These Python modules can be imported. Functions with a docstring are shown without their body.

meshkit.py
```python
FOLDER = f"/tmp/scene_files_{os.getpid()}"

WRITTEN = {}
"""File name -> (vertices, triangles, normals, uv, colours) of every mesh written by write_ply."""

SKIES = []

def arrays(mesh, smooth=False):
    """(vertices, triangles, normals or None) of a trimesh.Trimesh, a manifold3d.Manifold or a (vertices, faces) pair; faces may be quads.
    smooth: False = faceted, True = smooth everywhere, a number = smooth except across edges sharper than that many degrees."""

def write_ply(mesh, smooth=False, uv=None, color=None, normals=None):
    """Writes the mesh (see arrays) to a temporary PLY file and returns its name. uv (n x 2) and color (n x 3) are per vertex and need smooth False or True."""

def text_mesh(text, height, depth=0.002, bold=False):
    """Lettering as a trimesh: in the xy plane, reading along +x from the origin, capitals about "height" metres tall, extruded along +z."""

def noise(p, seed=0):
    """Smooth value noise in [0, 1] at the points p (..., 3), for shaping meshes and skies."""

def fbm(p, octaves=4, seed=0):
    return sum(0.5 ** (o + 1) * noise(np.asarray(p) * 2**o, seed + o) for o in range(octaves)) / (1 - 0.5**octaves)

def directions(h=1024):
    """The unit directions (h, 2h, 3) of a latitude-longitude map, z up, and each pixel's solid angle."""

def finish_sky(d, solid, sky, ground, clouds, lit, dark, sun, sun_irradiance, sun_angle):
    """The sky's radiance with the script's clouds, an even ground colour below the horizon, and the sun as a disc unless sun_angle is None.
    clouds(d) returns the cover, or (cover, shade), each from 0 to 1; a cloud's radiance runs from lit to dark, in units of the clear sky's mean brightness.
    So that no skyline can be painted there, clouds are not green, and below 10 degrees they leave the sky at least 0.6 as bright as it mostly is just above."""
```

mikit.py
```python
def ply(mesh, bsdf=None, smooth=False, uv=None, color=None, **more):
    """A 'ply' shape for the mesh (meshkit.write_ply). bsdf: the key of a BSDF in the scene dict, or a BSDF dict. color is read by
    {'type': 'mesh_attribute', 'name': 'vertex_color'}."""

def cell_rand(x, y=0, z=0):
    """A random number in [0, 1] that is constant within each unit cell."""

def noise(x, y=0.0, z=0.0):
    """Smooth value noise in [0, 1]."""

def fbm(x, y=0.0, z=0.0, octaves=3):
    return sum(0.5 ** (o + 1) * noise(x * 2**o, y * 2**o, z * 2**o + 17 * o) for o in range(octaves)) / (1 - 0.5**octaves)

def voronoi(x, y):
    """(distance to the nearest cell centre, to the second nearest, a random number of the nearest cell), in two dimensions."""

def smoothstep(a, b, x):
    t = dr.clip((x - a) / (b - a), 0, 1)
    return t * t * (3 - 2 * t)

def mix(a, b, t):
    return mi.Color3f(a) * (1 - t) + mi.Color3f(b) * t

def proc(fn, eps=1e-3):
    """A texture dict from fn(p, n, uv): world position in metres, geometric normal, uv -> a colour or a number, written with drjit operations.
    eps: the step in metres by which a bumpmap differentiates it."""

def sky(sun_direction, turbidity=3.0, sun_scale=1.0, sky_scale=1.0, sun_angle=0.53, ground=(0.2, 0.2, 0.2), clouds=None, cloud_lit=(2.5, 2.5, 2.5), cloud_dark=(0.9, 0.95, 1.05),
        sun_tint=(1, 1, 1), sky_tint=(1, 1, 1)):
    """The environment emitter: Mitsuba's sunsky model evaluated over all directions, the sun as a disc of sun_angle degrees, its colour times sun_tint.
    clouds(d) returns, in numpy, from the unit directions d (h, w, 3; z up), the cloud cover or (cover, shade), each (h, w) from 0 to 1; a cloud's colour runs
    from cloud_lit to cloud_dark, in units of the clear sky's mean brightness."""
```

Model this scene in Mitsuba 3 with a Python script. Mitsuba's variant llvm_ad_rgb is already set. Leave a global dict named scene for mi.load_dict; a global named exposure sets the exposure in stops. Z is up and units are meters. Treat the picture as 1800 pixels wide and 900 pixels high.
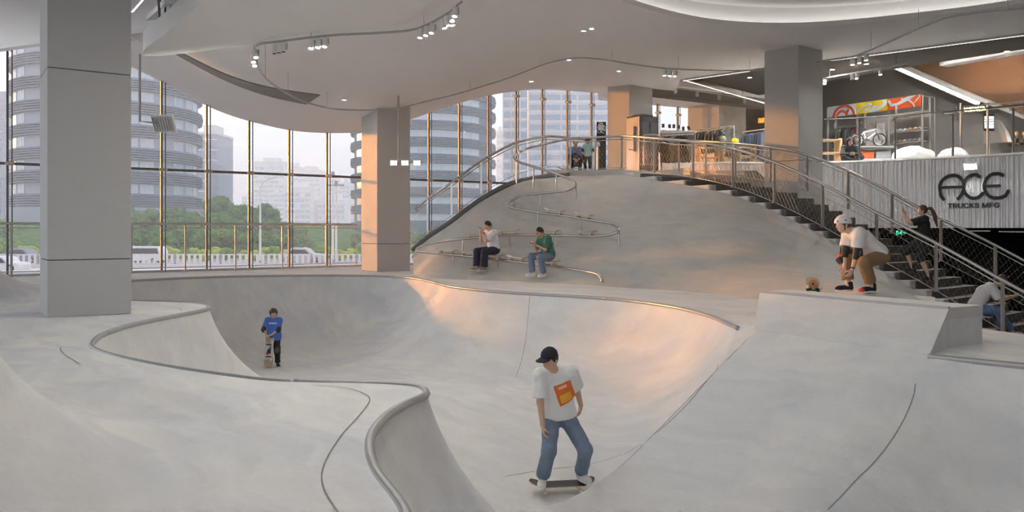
import math, random
import numpy as np, trimesh, manifold3d, shapely
from shapely.geometry import Polygon, LineString, Point
from scipy.interpolate import RBFInterpolator
from scipy.spatial import Delaunay, cKDTree
import drjit as dr, mitsuba as mi, mikit, meshkit
from mikit import proc, noise, fbm, smoothstep, mix, voronoi, cell_rand
T4 = mi.ScalarTransform4f
rng = np.random.default_rng(7); random.seed(7)

# ---------------------------------------------------------------- camera, sky, lights, exposure
EYE, FOC, HOR = 1.25, 1410.0, 402.0           # eye height (m), focal length and horizon row for the 1800x900 frame
exposure = 5.02
SUN = np.array([-0.80, 0.58, 0.10])
SKY_SCALE, SUN_SCALE = 1.0, .82
def hazy(d):
    n = meshkit.fbm(d * [3, 3, 6], 3, 5)
    return np.full(d.shape[:2], 0.96), np.clip(0.35 * n + 0.25 * d[..., 2], 0, 1)
scene = {
    'camera': {'type': 'perspective', 'fov_axis': 'x', 'fov': math.degrees(2 * math.atan(900 / FOC)),
               'principal_point_offset_y': (450 - HOR) / 900.0, 'near_clip': 0.05, 'far_clip': 3000.0,
               'to_world': T4().look_at(origin=[0, 0, EYE], target=[0, 10, EYE], up=[0, 0, 1])},
    'sky': mikit.sky(SUN.tolist(), turbidity=5.0, sun_scale=SUN_SCALE, sky_scale=SKY_SCALE, sun_angle=2.2, ground=(.25, .25, .24),
                     clouds=hazy, cloud_lit=(.90, 1.0, 1.15), cloud_dark=(0.80, .88, 1.02), sun_tint=(1.0, .82, .62)),
}
labels = {}
HAZE = 0.0032
NEARFILL = 13.0                                 # radiance of the unseen downlights added near the camera as fill

# ---------------------------------------------------------------- helpers
def at(px, py, Y):                              # the point of the place seen at that spot of the photograph, Y metres ahead
    return np.array([(px - 900) / FOC * Y, Y, EYE + (HOR - py) / FOC * Y])
U = np.array([math.sin(math.radians(54.8)), math.cos(math.radians(54.8)), 0.]); V = np.array([-U[1], U[0], 0.]); ZZ = np.array([0, 0, 1.])
def numbered(name):
    if name not in scene and name not in used: used.add(name); return name
    k = 1
    while f'{name}_{k:03d}' in scene or f'{name}_{k:03d}' in used: k += 1
    used.add(f'{name}_{k:03d}'); return f'{name}_{k:03d}'
used = set(); counter = {}
def fresh(name):
    k = counter.get(name, 0); counter[name] = k + 1
    return name if k == 0 else f'{name}_{k:03d}'
def thing(name, label, cat, group=None, kind=None):
    key = fresh(name); labels[key] = {'label': label, 'category': cat}
    if group: labels[key]['group'] = group
    if kind: labels[key]['kind'] = kind
    return key
def put(key, mesh, mat, smooth=False, to_world=None, **kw):
    d = mikit.ply(mesh, mat, smooth=smooth, **kw) if not isinstance(mesh, dict) else dict(mesh)
    if to_world is not None: d['to_world'] = to_world
    scene[key] = d
    return key
def part(parent, name, mesh, mat, smooth=False, label=None, kind=None, **kw):
    key = put(fresh(parent + '__' + name), mesh, mat, smooth, **kw)
    if label: labels.setdefault(key, {})['label'] = label
    if kind: labels.setdefault(key, {})['kind'] = kind
    return key
def single(name, mesh, mat, label, cat, smooth=False, group=None, kind=None, **kw):
    return put(thing(name, label, cat, group, kind), mesh, mat, smooth, **kw)
def struct(name, mesh, mat, smooth=False, label=None, **kw):
    key = put(fresh(name), mesh, mat, smooth, **kw); labels[key] = {'kind': 'structure'}
    labels[key]['label'] = label or name.replace('_', ' ')
    return key
def cat(ms): return trimesh.util.concatenate([m for m in ms])
def mesh_of(v, f): return trimesh.Trimesh(np.asarray(v, float), np.asarray(f, int), process=False)
def quadmesh(v, q):
    q = np.asarray(q, int); return mesh_of(v, np.vstack([q[:, [0, 1, 2]], q[:, [0, 2, 3]]]))
def frame(ax, ay=None):                          # 3x3 with columns x, y, z
    x = np.asarray(ax, float); x = x / np.linalg.norm(x)
    z = np.cross(x, ay if ay is not None else np.cross(ZZ, x)); z = z / np.linalg.norm(z)
    return np.stack([x, np.cross(z, x), z], 1)
def move(m, R=None, t=None):
    m = m.copy(); v = np.asarray(m.vertices)
    if R is not None: v = v @ np.asarray(R).T
    if t is not None: v = v + np.asarray(t)
    m.vertices = v; return m
def rotz(a):
    c, s = math.cos(a), math.sin(a); return np.array([[c, -s, 0], [s, c, 0], [0, 0, 1.]])
def box(size, c=(0, 0, 0), R=None):
    m = trimesh.creation.box(extents=size); return move(m, R, c)
def cbox(size, b, c=(0, 0, 0), R=None):          # box with chamfered edges
    sx, sy, sz = np.asarray(size, float) / 2; b = min(b, .49 * min(size)); p = []
    for x in (-1, 1):
        for y in (-1, 1):
            for z in (-1, 1):
                p += [[x * (sx - b), y * (sy - b), z * sz], [x * (sx - b), y * sy, z * (sz - b)], [x * sx, y * (sy - b), z * (sz - b)]]
    return move(trimesh.convex.convex_hull(np.array(p)), R, c)
def bar(a, b, w, h=None, up=ZZ):                 # square bar from a to b
    a, b = np.asarray(a, float), np.asarray(b, float); h = h or w; x = b - a; L = np.linalg.norm(x)
    y = np.cross(up, x); y = y if np.linalg.norm(y) > 1e-6 else np.cross([1, 0, 0], x)
    return move(trimesh.creation.box(extents=[L, w, h]), frame(x, y), (a + b) / 2)
def tube(pts, r, sides=8, closed=False, cap=True, flat=1.0):
    p = np.asarray(pts, float); n = len(p)
    t = (np.roll(p, -1, 0) - np.roll(p, 1, 0)) if closed else np.gradient(p, axis=0)
    t /= np.linalg.norm(t, axis=1, keepdims=True) + 1e-12
    a = np.cross(t[0], ZZ if abs(t[0][2]) < .9 else [1, 0, 0]); a /= np.linalg.norm(a); A = [a]
    for k in range(1, n):
        a = a - t[k] * (a @ t[k]); a /= np.linalg.norm(a) + 1e-12; A.append(a)
    A = np.array(A); B = np.cross(t, A); ang = np.arange(sides) * 2 * np.pi / sides
    r = np.broadcast_to(r, (n,))[:, None, None]
    v = (p[:, None] + r * (np.cos(ang)[None, :, None] * A[:, None] + flat * np.sin(ang)[None, :, None] * B[:, None])).reshape(-1, 3)
    m = n if closed else n - 1
    i, j = np.meshgrid(np.arange(m), np.arange(sides), indexing='ij')
    q = np.stack([i * sides + j, i * sides + (j + 1) % sides, (i + 1) % n * sides + (j + 1) % sides, (i + 1) % n * sides + j], -1).reshape(-1, 4)
    f = np.vstack([q[:, [0, 1, 2]], q[:, [0, 2, 3]]])
    if not closed and cap:
        v = np.vstack([v, p[0], p[-1]]); jj = np.arange(sides); c0, c1 = len(v) - 2, len(v) - 1; e = (n - 1) * sides
        f = np.vstack([f, np.stack([(jj + 1) % sides, jj, np.full(sides, c0)], 1), np.stack([e + jj, e + (jj + 1) % sides, np.full(sides, c1)], 1)])
    return mesh_of(v, f)
def rod(a, b, r, sides=10, r2=None): return tube([a, b], [r, r if r2 is None else r2], sides)
def lathe(prof, sides=20, c=(0, 0, 0), R=None):
    prof = np.asarray(prof, float); n = len(prof); ang = np.arange(sides) * 2 * np.pi / sides
    v = np.stack([prof[:, None, 0] * np.cos(ang), prof[:, None, 0] * np.sin(ang), np.broadcast_to(prof[:, None, 1], (n, sides))], -1).reshape(-1, 3)
    i, j = np.meshgrid(np.arange(n - 1), np.arange(sides), indexing='ij')
    q = np.stack([i * sides + j, i * sides + (j + 1) % sides, (i + 1) * sides + (j + 1) % sides, (i + 1) * sides + j], -1).reshape(-1, 4)
    return move(quadmesh(v, q), R, c)
def prism(poly, h, c=(0, 0, 0), R=None):
    poly = poly if isinstance(poly, shapely.Geometry) else Polygon(poly)
    gs = getattr(poly, 'geoms', [poly])
    return move(cat([trimesh.creation.extrude_polygon(g, h, engine='earcut') for g in gs if g.area > 1e-9]), R, c)
def spline(pts, n=8, closed=False):              # centripetal-like Catmull-Rom
    p = np.asarray(pts, float); N = len(p); out = []
    g = (lambda i: p[i % N]) if closed else (lambda i: p[min(max(i, 0), N - 1)] if 0 <= i < N else (2 * p[0] - p[1] if i < 0 else 2 * p[-1] - p[-2]))
    for i in range(N if closed else N - 1):
        a, b, c, d = g(i - 1), g(i), g(i + 1), g(i + 2)
        for k in range(n):
            t = k / n
            out.append(.5 * (2 * b + (c - a) * t + (2 * a - 5 * b + 4 * c - d) * t * t + (3 * b - a - 3 * c + d) * t ** 3))
    if not closed: out.append(p[-1])
    return np.array(out)
def resample(p, step, closed=False):
    p = np.asarray(p, float)
    if closed: p = np.vstack([p, p[:1]])
    s = np.r_[0, np.cumsum(np.linalg.norm(np.diff(p, axis=0), axis=1))]; n = max(2, int(round(s[-1] / step)) + 1)
    q = np.linspace(0, s[-1], n); r = np.stack([np.interp(q, s, p[:, k]) for k in range(p.shape[1])], 1)
    return r[:-1] if closed else r
def sheet(pts2, zf, poly):                       # Delaunay sheet over 2-D points, kept inside poly
    tri = Delaunay(pts2).simplices; c = pts2[tri].mean(1)
    ok = shapely.contains_xy(poly, c[:, 0], c[:, 1]); tri = tri[ok]
    a, b, d = pts2[tri[:, 0]], pts2[tri[:, 1]], pts2[tri[:, 2]]
    ar = (b - a)[:, 0] * (d - a)[:, 1] - (b - a)[:, 1] * (d - a)[:, 0]
    tri = tri[np.abs(ar) > 1e-9]; ar = ar[np.abs(ar) > 1e-9]
    tri[ar < 0] = tri[ar < 0][:, ::-1]
    return mesh_of(np.column_stack([pts2, zf(pts2)]), tri)
def fillpts(poly, step, margin):
    x0, y0, x1, y1 = poly.bounds; g = np.stack(np.meshgrid(np.arange(x0, x1, step), np.arange(y0, y1, step)), -1).reshape(-1, 2)
    g = g + ((np.round((g[:, 1] - y0) / step) % 2) * step / 2)[:, None] * [1, 0]
    inn = poly.buffer(-margin); return g[shapely.contains_xy(inn, g[:, 0], g[:, 1])]
def ribbon(top, bot):                            # wall between two polylines
    n = len(top); v = np.vstack([top, bot]); i = np.arange(n - 1)
    return quadmesh(v, np.stack([i, i + n, i + n + 1, i + 1], 1))
def solid(front, thick, n=ZZ):                   # polygon in space given thickness along n
    front = np.asarray(front, float); k = len(front); v = np.vstack([front, front - np.asarray(n) * thick])
    f = [[0, i, i + 1] for i in range(1, k - 1)] + [[k, k + i + 1, k + i] for i in range(1, k - 1)]
    for i in range(k): j = (i + 1) % k; f += [[i, k + i, k + j], [i, k + j, j]]
    return mesh_of(v, f)

# ---------------------------------------------------------------- materials
def tw(d): return {'type': 'twosided', 'bsdf': d}
def plastic(c, r=.5, **k): return tw({'type': 'principled', 'base_color': c if isinstance(c, dict) else {'type': 'rgb', 'value': list(c)}, 'roughness': r, **k})
def metal(c, r): return tw({'type': 'principled', 'base_color': {'type': 'rgb', 'value': list(c)}, 'roughness': r, 'metallic': 1.0})
def diffuse(c): return tw({'type': 'diffuse', 'reflectance': c if isinstance(c, dict) else {'type': 'rgb', 'value': list(c)}})
def concrete_tex(base, amp, warm=0.0):
    def fn(p, n, uv):
        a = fbm(p.x * .35, p.y * .35, p.z * .35, 4); w = fbm(p.x * 1.6 + 3 * a, p.y * 1.6 - 2 * a, p.z * 1.6, 4)
        s = fbm((p.x * .8 + p.y * .6) * 9 + 5 * w, (p.y * .8 - p.x * .6) * 1.4 + p.z * 2, p.z * 2, 3)
        f = fbm(p.x * 38, p.y * 38, p.z * 38, 2)
        k = 1 + amp * ((a - .5) * .55 + (w - .5) * .75 + (s - .5) * .7 + (f - .5) * .25)
        return mi.Color3f(base[0] * k * (1 + .10 * (w - .5)), base[1] * k * (1 + .03 * (w - .5)), base[2] * k * (1 - .12 * (w - .5)))
    return proc(fn)
def leafy(c):
    return proc(lambda p, n, uv: mi.Color3f(*c) * (.55 + .9 * fbm(p.x * 1.1, p.y * 1.1, p.z * 1.1, 3)))
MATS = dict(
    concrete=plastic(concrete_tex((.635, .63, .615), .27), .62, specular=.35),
    hill_concrete=plastic(concrete_tex((.50, .48, .445), .27), .62, specular=.35),
    block_concrete=plastic(concrete_tex((.56, .55, .53), .2), .6, specular=.35),
    coping=tw({'type': 'principled', 'base_color': {'type': 'rgb', 'value': [.42, .42, .42]}, 'roughness': .38, 'metallic': .6}),
    plaster=diffuse((.85, .845, .83)), plaster_dark=diffuse((.30, .29, .27)),
    panel=tw({'type': 'principled', 'base_color': {'type': 'rgb', 'value': [.50, .49, .475]}, 'roughness': .6, 'metallic': .05, 'specular': .3}),
    panel_gap=diffuse((.12, .12, .12)),
    steel=metal((.62, .60, .57), .28), steel_dark=plastic((.17, .17, .175), .5, metallic=.4), steel_white=plastic((.78, .78, .76), .4),
    bronze=metal((.72, .64, .50), .3), black=plastic((.02, .02, .022), .45), dark=plastic((.06, .06, .065), .5), grey=plastic((.3, .3, .3), .5),
    white=plastic((.82, .82, .81), .45), brown=plastic((.26, .145, .08), .6), joint=diffuse((.30, .295, .285)),
    steel_grey=plastic((.42, .41, .40), .45), grille_grey=plastic((.30, .31, .31), .55), soffit_beam=diffuse((.20, .185, .165)),
    pier=diffuse((.58, .54, .48)), wood=plastic((.48, .34, .18), .5), wood_dark=plastic((.16, .13, .10), .5), gold=metal((.85, .6, .25), .3), cloth_white=plastic((.74, .73, .72), .9), upper_wall=metal((.75, .70, .66), .4),
    asphalt=diffuse((.42, .42, .43)), pavement=diffuse((.66, .66, .66)), kerb_white=diffuse((.72, .72, .71)), fence_white=diffuse((.74, .74, .75)), fence_grey=diffuse((.4, .4, .42)), car_glass=plastic((.05, .055, .06), .15), bark=diffuse((.16, .12, .09)),
    leaf_dark=diffuse(leafy((.10, .18, .05))), leaf_mid=diffuse(leafy((.17, .28, .07))), leaf_light=diffuse(leafy((.36, .44, .10))),
    tower_glass=plastic((.20, .26, .37), .25), louvre=diffuse((.20, .25, .34)), spandrel=diffuse((.36, .40, .48)), tower_window=plastic((.52, .60, .70), .15), tower_glass_dark=plastic((.10, .15, .25), .25), louvre_dark=diffuse((.11, .17, .28)),
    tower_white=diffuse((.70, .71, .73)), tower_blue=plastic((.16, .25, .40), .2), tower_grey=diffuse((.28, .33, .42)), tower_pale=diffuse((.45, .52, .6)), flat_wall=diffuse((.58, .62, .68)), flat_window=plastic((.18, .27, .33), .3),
    skin=plastic((.56, .36, .26), .55), skin_pale=plastic((.64, .45, .34), .55), lips=plastic((.42, .17, .14), .5), hair_black=plastic((.018, .015, .014), .6), hair_brown=plastic((.10, .05, .03), .5),
    tee_white=plastic((.74, .73, .72), .85), tee_blue=plastic((.07, .17, .55), .85), tee_green=plastic((.055, .17, .12), .85), tee_sky=plastic((.20, .27, .42), .85), tee_mint=plastic((.38, .58, .58), .85), cloth_black=plastic((.018, .018, .022), .85), cloth_navy=plastic((.022, .025, .05), .85), khaki=plastic((.26, .16, .085), .85),
    denim=plastic(proc(lambda p, n, uv: mi.Color3f(.17, .22, .31) * (.75 + .5 * fbm(p.x * 14, p.y * 14, p.z * 5, 3))), .85), denim_blue=plastic(proc(lambda p, n, uv: mi.Color3f(.10, .17, .33) * (.75 + .5 * fbm(p.x * 14, p.y * 14, p.z * 5, 3))), .85),
    wood_pale=plastic((.58, .46, .31), .5), grip_pale=plastic((.52, .50, .46), .7), cream=plastic((.70, .62, .45), .5), phone_screen=plastic((.25, .3, .36), .2), red=plastic((.72, .07, .02), .45),
    helmet_white=plastic((.74, .73, .76), .3), helmet_dark=plastic((.04, .045, .05), .25), helmet_navy=plastic((.025, .03, .08), .3), shoe_grey=plastic((.30, .29, .27), .7), board_white=plastic((.55, .57, .60), .5),
    step_stone=plastic(proc(lambda p, n, uv: mi.Color3f(.115, .108, .10) * (.6 + .8 * fbm(p.x * 40, p.y * 40, p.z * 40, 2))), .7), net_wire=metal((.75, .66, .5), .35),
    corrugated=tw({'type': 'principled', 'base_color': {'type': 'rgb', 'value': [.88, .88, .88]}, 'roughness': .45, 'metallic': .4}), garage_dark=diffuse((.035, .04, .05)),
    glass=({'type': 'thindielectric', 'int_ior': 1.5}),
    shopgrey=diffuse((.36, .35, .33)), soffit=diffuse((.10, .095, .085)),
)
scene.update(MATS)
# ---------------------------------------------------------------- the skate bowl, deck and hill
LIP = np.array([(-.35, 2.9), (-.47, 3.54), (-.72, 4.2), (-.85, 4.8), (-.85, 5.35), (-.76, 5.78), (-.655, 6.08), (-.73, 6.33), (-.95, 6.46), (-1.25, 6.52), (-1.63, 6.55), (-2.0, 6.62), (-2.42, 6.83), (-3.09, 7.25),
    (-3.8, 7.8), (-4.38, 8.4), (-4.67, 8.95), (-4.88, 9.6), (-4.98, 10.4), (-4.93, 11.2), (-4.8, 12.0), (-4.78, 12.6), (-5.05, 13.15), (-5.6, 13.62), (-6.5, 13.9), (-7.5, 14.2), (-8.5, 14.8), (-9.3, 15.9), (-9.7, 17.4), (-9.6, 18.6),
    (-9.15, 19.5), (-8.5, 20.3), (-7.5, 21.05), (-6.1, 21.5), (-4.57, 21.55), (-3.4, 21.25), (-2.75, 20.7), (-2.27, 19.9), (-1.8, 18.7), (-1.3, 17.4), (-.55, 16.3), (.33, 15.5), (1.2, 14.9), (2.0, 14.1), (2.6, 12.9), (2.85, 11.6), (2.87, 10.25)])
BANK0, BANK1 = np.array([3.0, 9.95]), np.array([4.1, 7.9])
REST = np.array([(4.1, 7.9), (4.75, 7.3), (5.8, 6.3), (6.8, 5.2), (7.3, 3.8), (6.8, 2.3), (5.4, 1.2), (3.6, .7), (1.8, .8), (.6, 1.4), (-.05, 2.2)])
lipA = resample(spline(LIP, 8), .05); lipB = resample(np.vstack([lipA[-1], BANK0, BANK1]), .05); lipC = resample(spline(np.vstack([REST, LIP[:1]]), 8), .05)
lip = np.vstack([lipA[:-1], lipB[:-1], lipC[:-1]]); bowl_poly = Polygon(lip).buffer(0)
dep = RBFInterpolator(np.array([(-6, 18.5), (-5.3, 17.3), (-3.5, 18), (-8, 17.5), (-3, 15), (-2.5, 11.5), (-1, 13), (0, 14), (1.2, 13), (1, 11), (.6, 9), (.5, 6), (3, 6), (3, 4), (1.5, 3), (5, 4)], float),
                      np.array([1.9, 1.87, 1.75, 1.85, 1.66, 1.6, 1.42, 1.36, 1.42, 1.6, 1.72, 1.76, 1.76, 1.76, 1.76, 1.76]), kernel='linear', smoothing=.5)
bank_line = LineString([BANK0, BANK1]); bank_dir = (BANK1 - BANK0) / np.linalg.norm(BANK1 - BANK0); bank_n = np.array([bank_dir[1], -bank_dir[0]]); bank_L = np.linalg.norm(BANK1 - BANK0)
if bank_n @ (np.array([0, 8]) - BANK0) < 0: bank_n = -bank_n
def prof(d, D, th, R):                           # straight slope th then an arc of radius R, never past the arc's own depth
    th = np.radians(th); R = np.minimum(R, D / (1 - np.cos(th))); drop = R * (1 - np.cos(th)); straight = (D - drop) / np.tan(th); T = straight + R * np.sin(th)
    zs = -d * np.tan(th); x = np.clip(T - d, 0, None); za = -D + R - np.sqrt(np.clip(R * R - np.minimum(x, R * np.sin(th)) ** 2, 0, None))
    return np.where(d < straight, zs, np.where(d < T, za, -D))
def bowl_z(p):
    d = shapely.distance(bowl_poly.boundary, shapely.points(p)); D = np.clip(dep(p), 1.3, 1.92)
    r = p - BANK0; s = r @ bank_dir; q = r @ bank_n
    w = smooth(-.035, .035, s) * (1 - smooth(bank_L - .3, bank_L + 1.1, s)) * (q > -1)
    zp = prof(d, D, 74, 3.0); zb = prof(np.clip(q, 0, None), D, 34.6, 2.6)
    zb = np.maximum(zb, -D); return np.where(d < 1e-6, 0, zp * (1 - w) + w * np.where(q > 0, np.maximum(zb, zp), 0))
def smooth(a, b, x): t = np.clip((x - a) / (b - a), 0, 1); return t * t * (3 - 2 * t)
pts = [lip]
for d, st in ((.03, .05), (.07, .06), (.12, .07), (.19, .08), (.28, .1), (.4, .12), (.55, .13), (.72, .14), (.92, .15), (1.15, .17), (1.4, .18), (1.7, .2), (2.0, .2), (2.3, .2), (2.65, .22)):
    b = bowl_poly.buffer(-d)
    for g in getattr(b, 'geoms', [b]):
        if g.area > .02: pts.append(resample(np.array(g.exterior.coords)[:-1], st, True))
pts.append(fillpts(bowl_poly, .22, 2.8)); pts = np.vstack(pts)
# a denser net where the bank folds
extra = (BANK0 + np.linspace(-.25, bank_L + 1.2, 40)[:, None, None] * bank_dir + np.linspace(.1, 3.4, 34)[None, :, None] * bank_n).reshape(-1, 2)
crs = (BANK0 + np.array([-.07, -.035, 0, .035, .07])[:, None, None] * bank_dir + np.linspace(.03, 3.2, 90)[None, :, None] * bank_n).reshape(-1, 2)
extra = np.vstack([extra, crs]); extra = extra[shapely.contains_xy(bowl_poly.buffer(-.06), extra[:, 0], extra[:, 1])]; pts = np.vstack([pts, extra])
pts = pts[np.unique(np.round(pts, 3), axis=0, return_index=True)[1]]
zz = np.where(cKDTree(lip).query(pts)[0] < 2e-3, 0, bowl_z(pts))
bowl = sheet(pts, lambda p: zz, bowl_poly)
skate_bowl = thing('skate_bowl', 'pale grey concrete skate bowl with curved walls sunk into the deck', 'skate bowl')
part(skate_bowl, 'shell', bowl, 'concrete', smooth=40)
# steel coping along the lip, in lengths
def coping_run(c): return tube(np.column_stack([c, np.full(len(c), -.012)]), .032, 8)
for c in (np.array_split(lipA, 9)): part(skate_bowl, 'coping', coping_run(np.vstack([c, c[-1] + (c[-1] - c[-2])])), 'coping', smooth=True)
for c in (np.array_split(lipC, 3)): part(skate_bowl, 'coping', coping_run(c), 'coping', smooth=True)

# the deck with its quarter pipes at the left
QA, QAR = np.array([-4.4, 2.6]), 3.45
QB, QBR = np.array([-13.5, 14.2]), 4.8
def deck_z(p):
    r = QAR - np.linalg.norm(p - QA, axis=1); r2 = QBR - np.linalg.norm(p - QB, axis=1); R = 1.35; R2 = 1.6
    a = R - np.sqrt(np.clip(R * R - np.clip(r, 0, 1.28) ** 2, 0, None)); b = R2 - np.sqrt(np.clip(R2 * R2 - np.clip(r2, 0, 1.3) ** 2, 0, None))
    hump = .16 * np.exp(-(((p[:, 0] + 7.6) / 1.6) ** 2 + ((p[:, 1] - 9.2) / 1.3) ** 2))
    return a + b + hump
deck_poly = Polygon([(-19, -3), (-3, -3), (9.3, -3), (9.3, 4.5), (6.75, 8.2), (6.05, 9.45), (5.88, 10.1), (5.9, 11.2), (6.6, 12.5), (7.75, 14.7), (5.2, 21.5), (4.2, 28.5), (-.5, 29.7), (-5, 26.6), (-19.5, 16.3)]).difference(bowl_poly)
edge = [resample(np.array(r.coords)[:-1], .25, True) if k == 0 else np.array(r.coords)[:-1] for k, r in enumerate([deck_poly.exterior, *deck_poly.interiors])]
ring1 = [resample(np.array(g.exterior.coords)[:-1], .1, True) for g in [bowl_poly.buffer(.12)]]; ring2 = [resample(np.array(bowl_poly.buffer(.3).exterior.coords)[:-1], .2, True)]
dp = np.vstack([*edge, *[r[shapely.contains_xy(deck_poly, r[:, 0], r[:, 1])] for r in ring1 + ring2], fillpts(deck_poly, .3, .22)])
dp = np.vstack([dp, fillpts(Point(QA).buffer(QAR + .3).intersection(deck_poly), .07, .2), fillpts(Point(QB).buffer(QBR + .3).intersection(deck_poly), .2, .2)])
dp = dp[np.unique(np.round(dp, 3), axis=0, return_index=True)[1]]
floor = struct('floor', sheet(dp, lambda p: np.where(shapely.distance(bowl_poly, shapely.points(p)) < .02, 0, deck_z(p)), deck_poly), 'concrete', smooth=40, label='pale concrete deck around the skate bowl')
sd = np.array([(9.3, 4.5), (6.75, 8.2), (6.05, 9.45), (5.88, 10.1), (5.9, 11.2), (6.6, 12.5), (7.75, 14.7)])
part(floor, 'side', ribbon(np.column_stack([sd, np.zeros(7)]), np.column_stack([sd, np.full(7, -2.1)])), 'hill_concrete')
# a saw-cut joint in the deck that follows the coping (part of the deck)
def groove(pl, w=.008, zf=lambda p: np.zeros(len(p))):
    pl = resample(pl, .08); t = np.gradient(pl, axis=0); n = np.stack([-t[:, 1], t[:, 0]], 1); n /= np.linalg.norm(n, axis=1, keepdims=True)
    a, b = pl + n * w / 2, pl - n * w / 2
    return ribbon(np.column_stack([a, zf(a) + .005]), np.column_stack([b, zf(b) + .005]))
part(floor, 'joint', groove(spline([(-1.6, 6.4), (-1.32, 6.3), (-1.11, 6.05), (-1.03, 5.8), (-1.02, 5.3), (-1.03, 4.86), (-1.0, 4.3), (-.93, 3.93), (-.785, 3.57), (-.6, 3.2)], 8)), 'joint')
part(floor, 'joint', groove(spline([(-5.25, 10.8), (-5.16, 9.9), (-5.0, 9.1), (-4.8, 8.55), (-4.53, 8.08), (-3.99, 7.4)], 8)), 'joint')
part(floor, 'joint', groove(spline([(-5.0, 12.15), (-5.25, 12.6), (-5.8, 13.1), (-6.4, 13.4)], 8)), 'joint')
def bowlgroove(pl, w=.010):
    return groove(pl, w, bowl_z)
def bowl_hit(px, py, y0=3.5, y1=22):               # where that line of sight meets the bowl
    P = np.array([at(px, py, Y) for Y in np.linspace(y0, y1, 1500)]); P = P[shapely.contains_xy(bowl_poly, P[:, 0], P[:, 1])]
    return P[np.argmax(P[:, 2] < bowl_z(P[:, :2]))][:2]
for pl in (((931, 522), (928, 560), (922, 610), (906, 664)), ((888, 838), (960, 825), (1095, 799)), ((1609, 676), (1607, 694), (1600, 715), (1588, 742), (1572, 769), (1552, 796), (1530, 821), (1506, 846), (1480, 872), (1455, 897)), ((1262, 642), (1244, 668), (1225, 692), (1208, 712), (1190, 730), (1170, 748), (1150, 765), (1125, 782), (1097, 799))):
    part(skate_bowl, 'joint', bowlgroove(np.array([bowl_hit(*q) for q in pl]), .009), 'joint')

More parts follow.
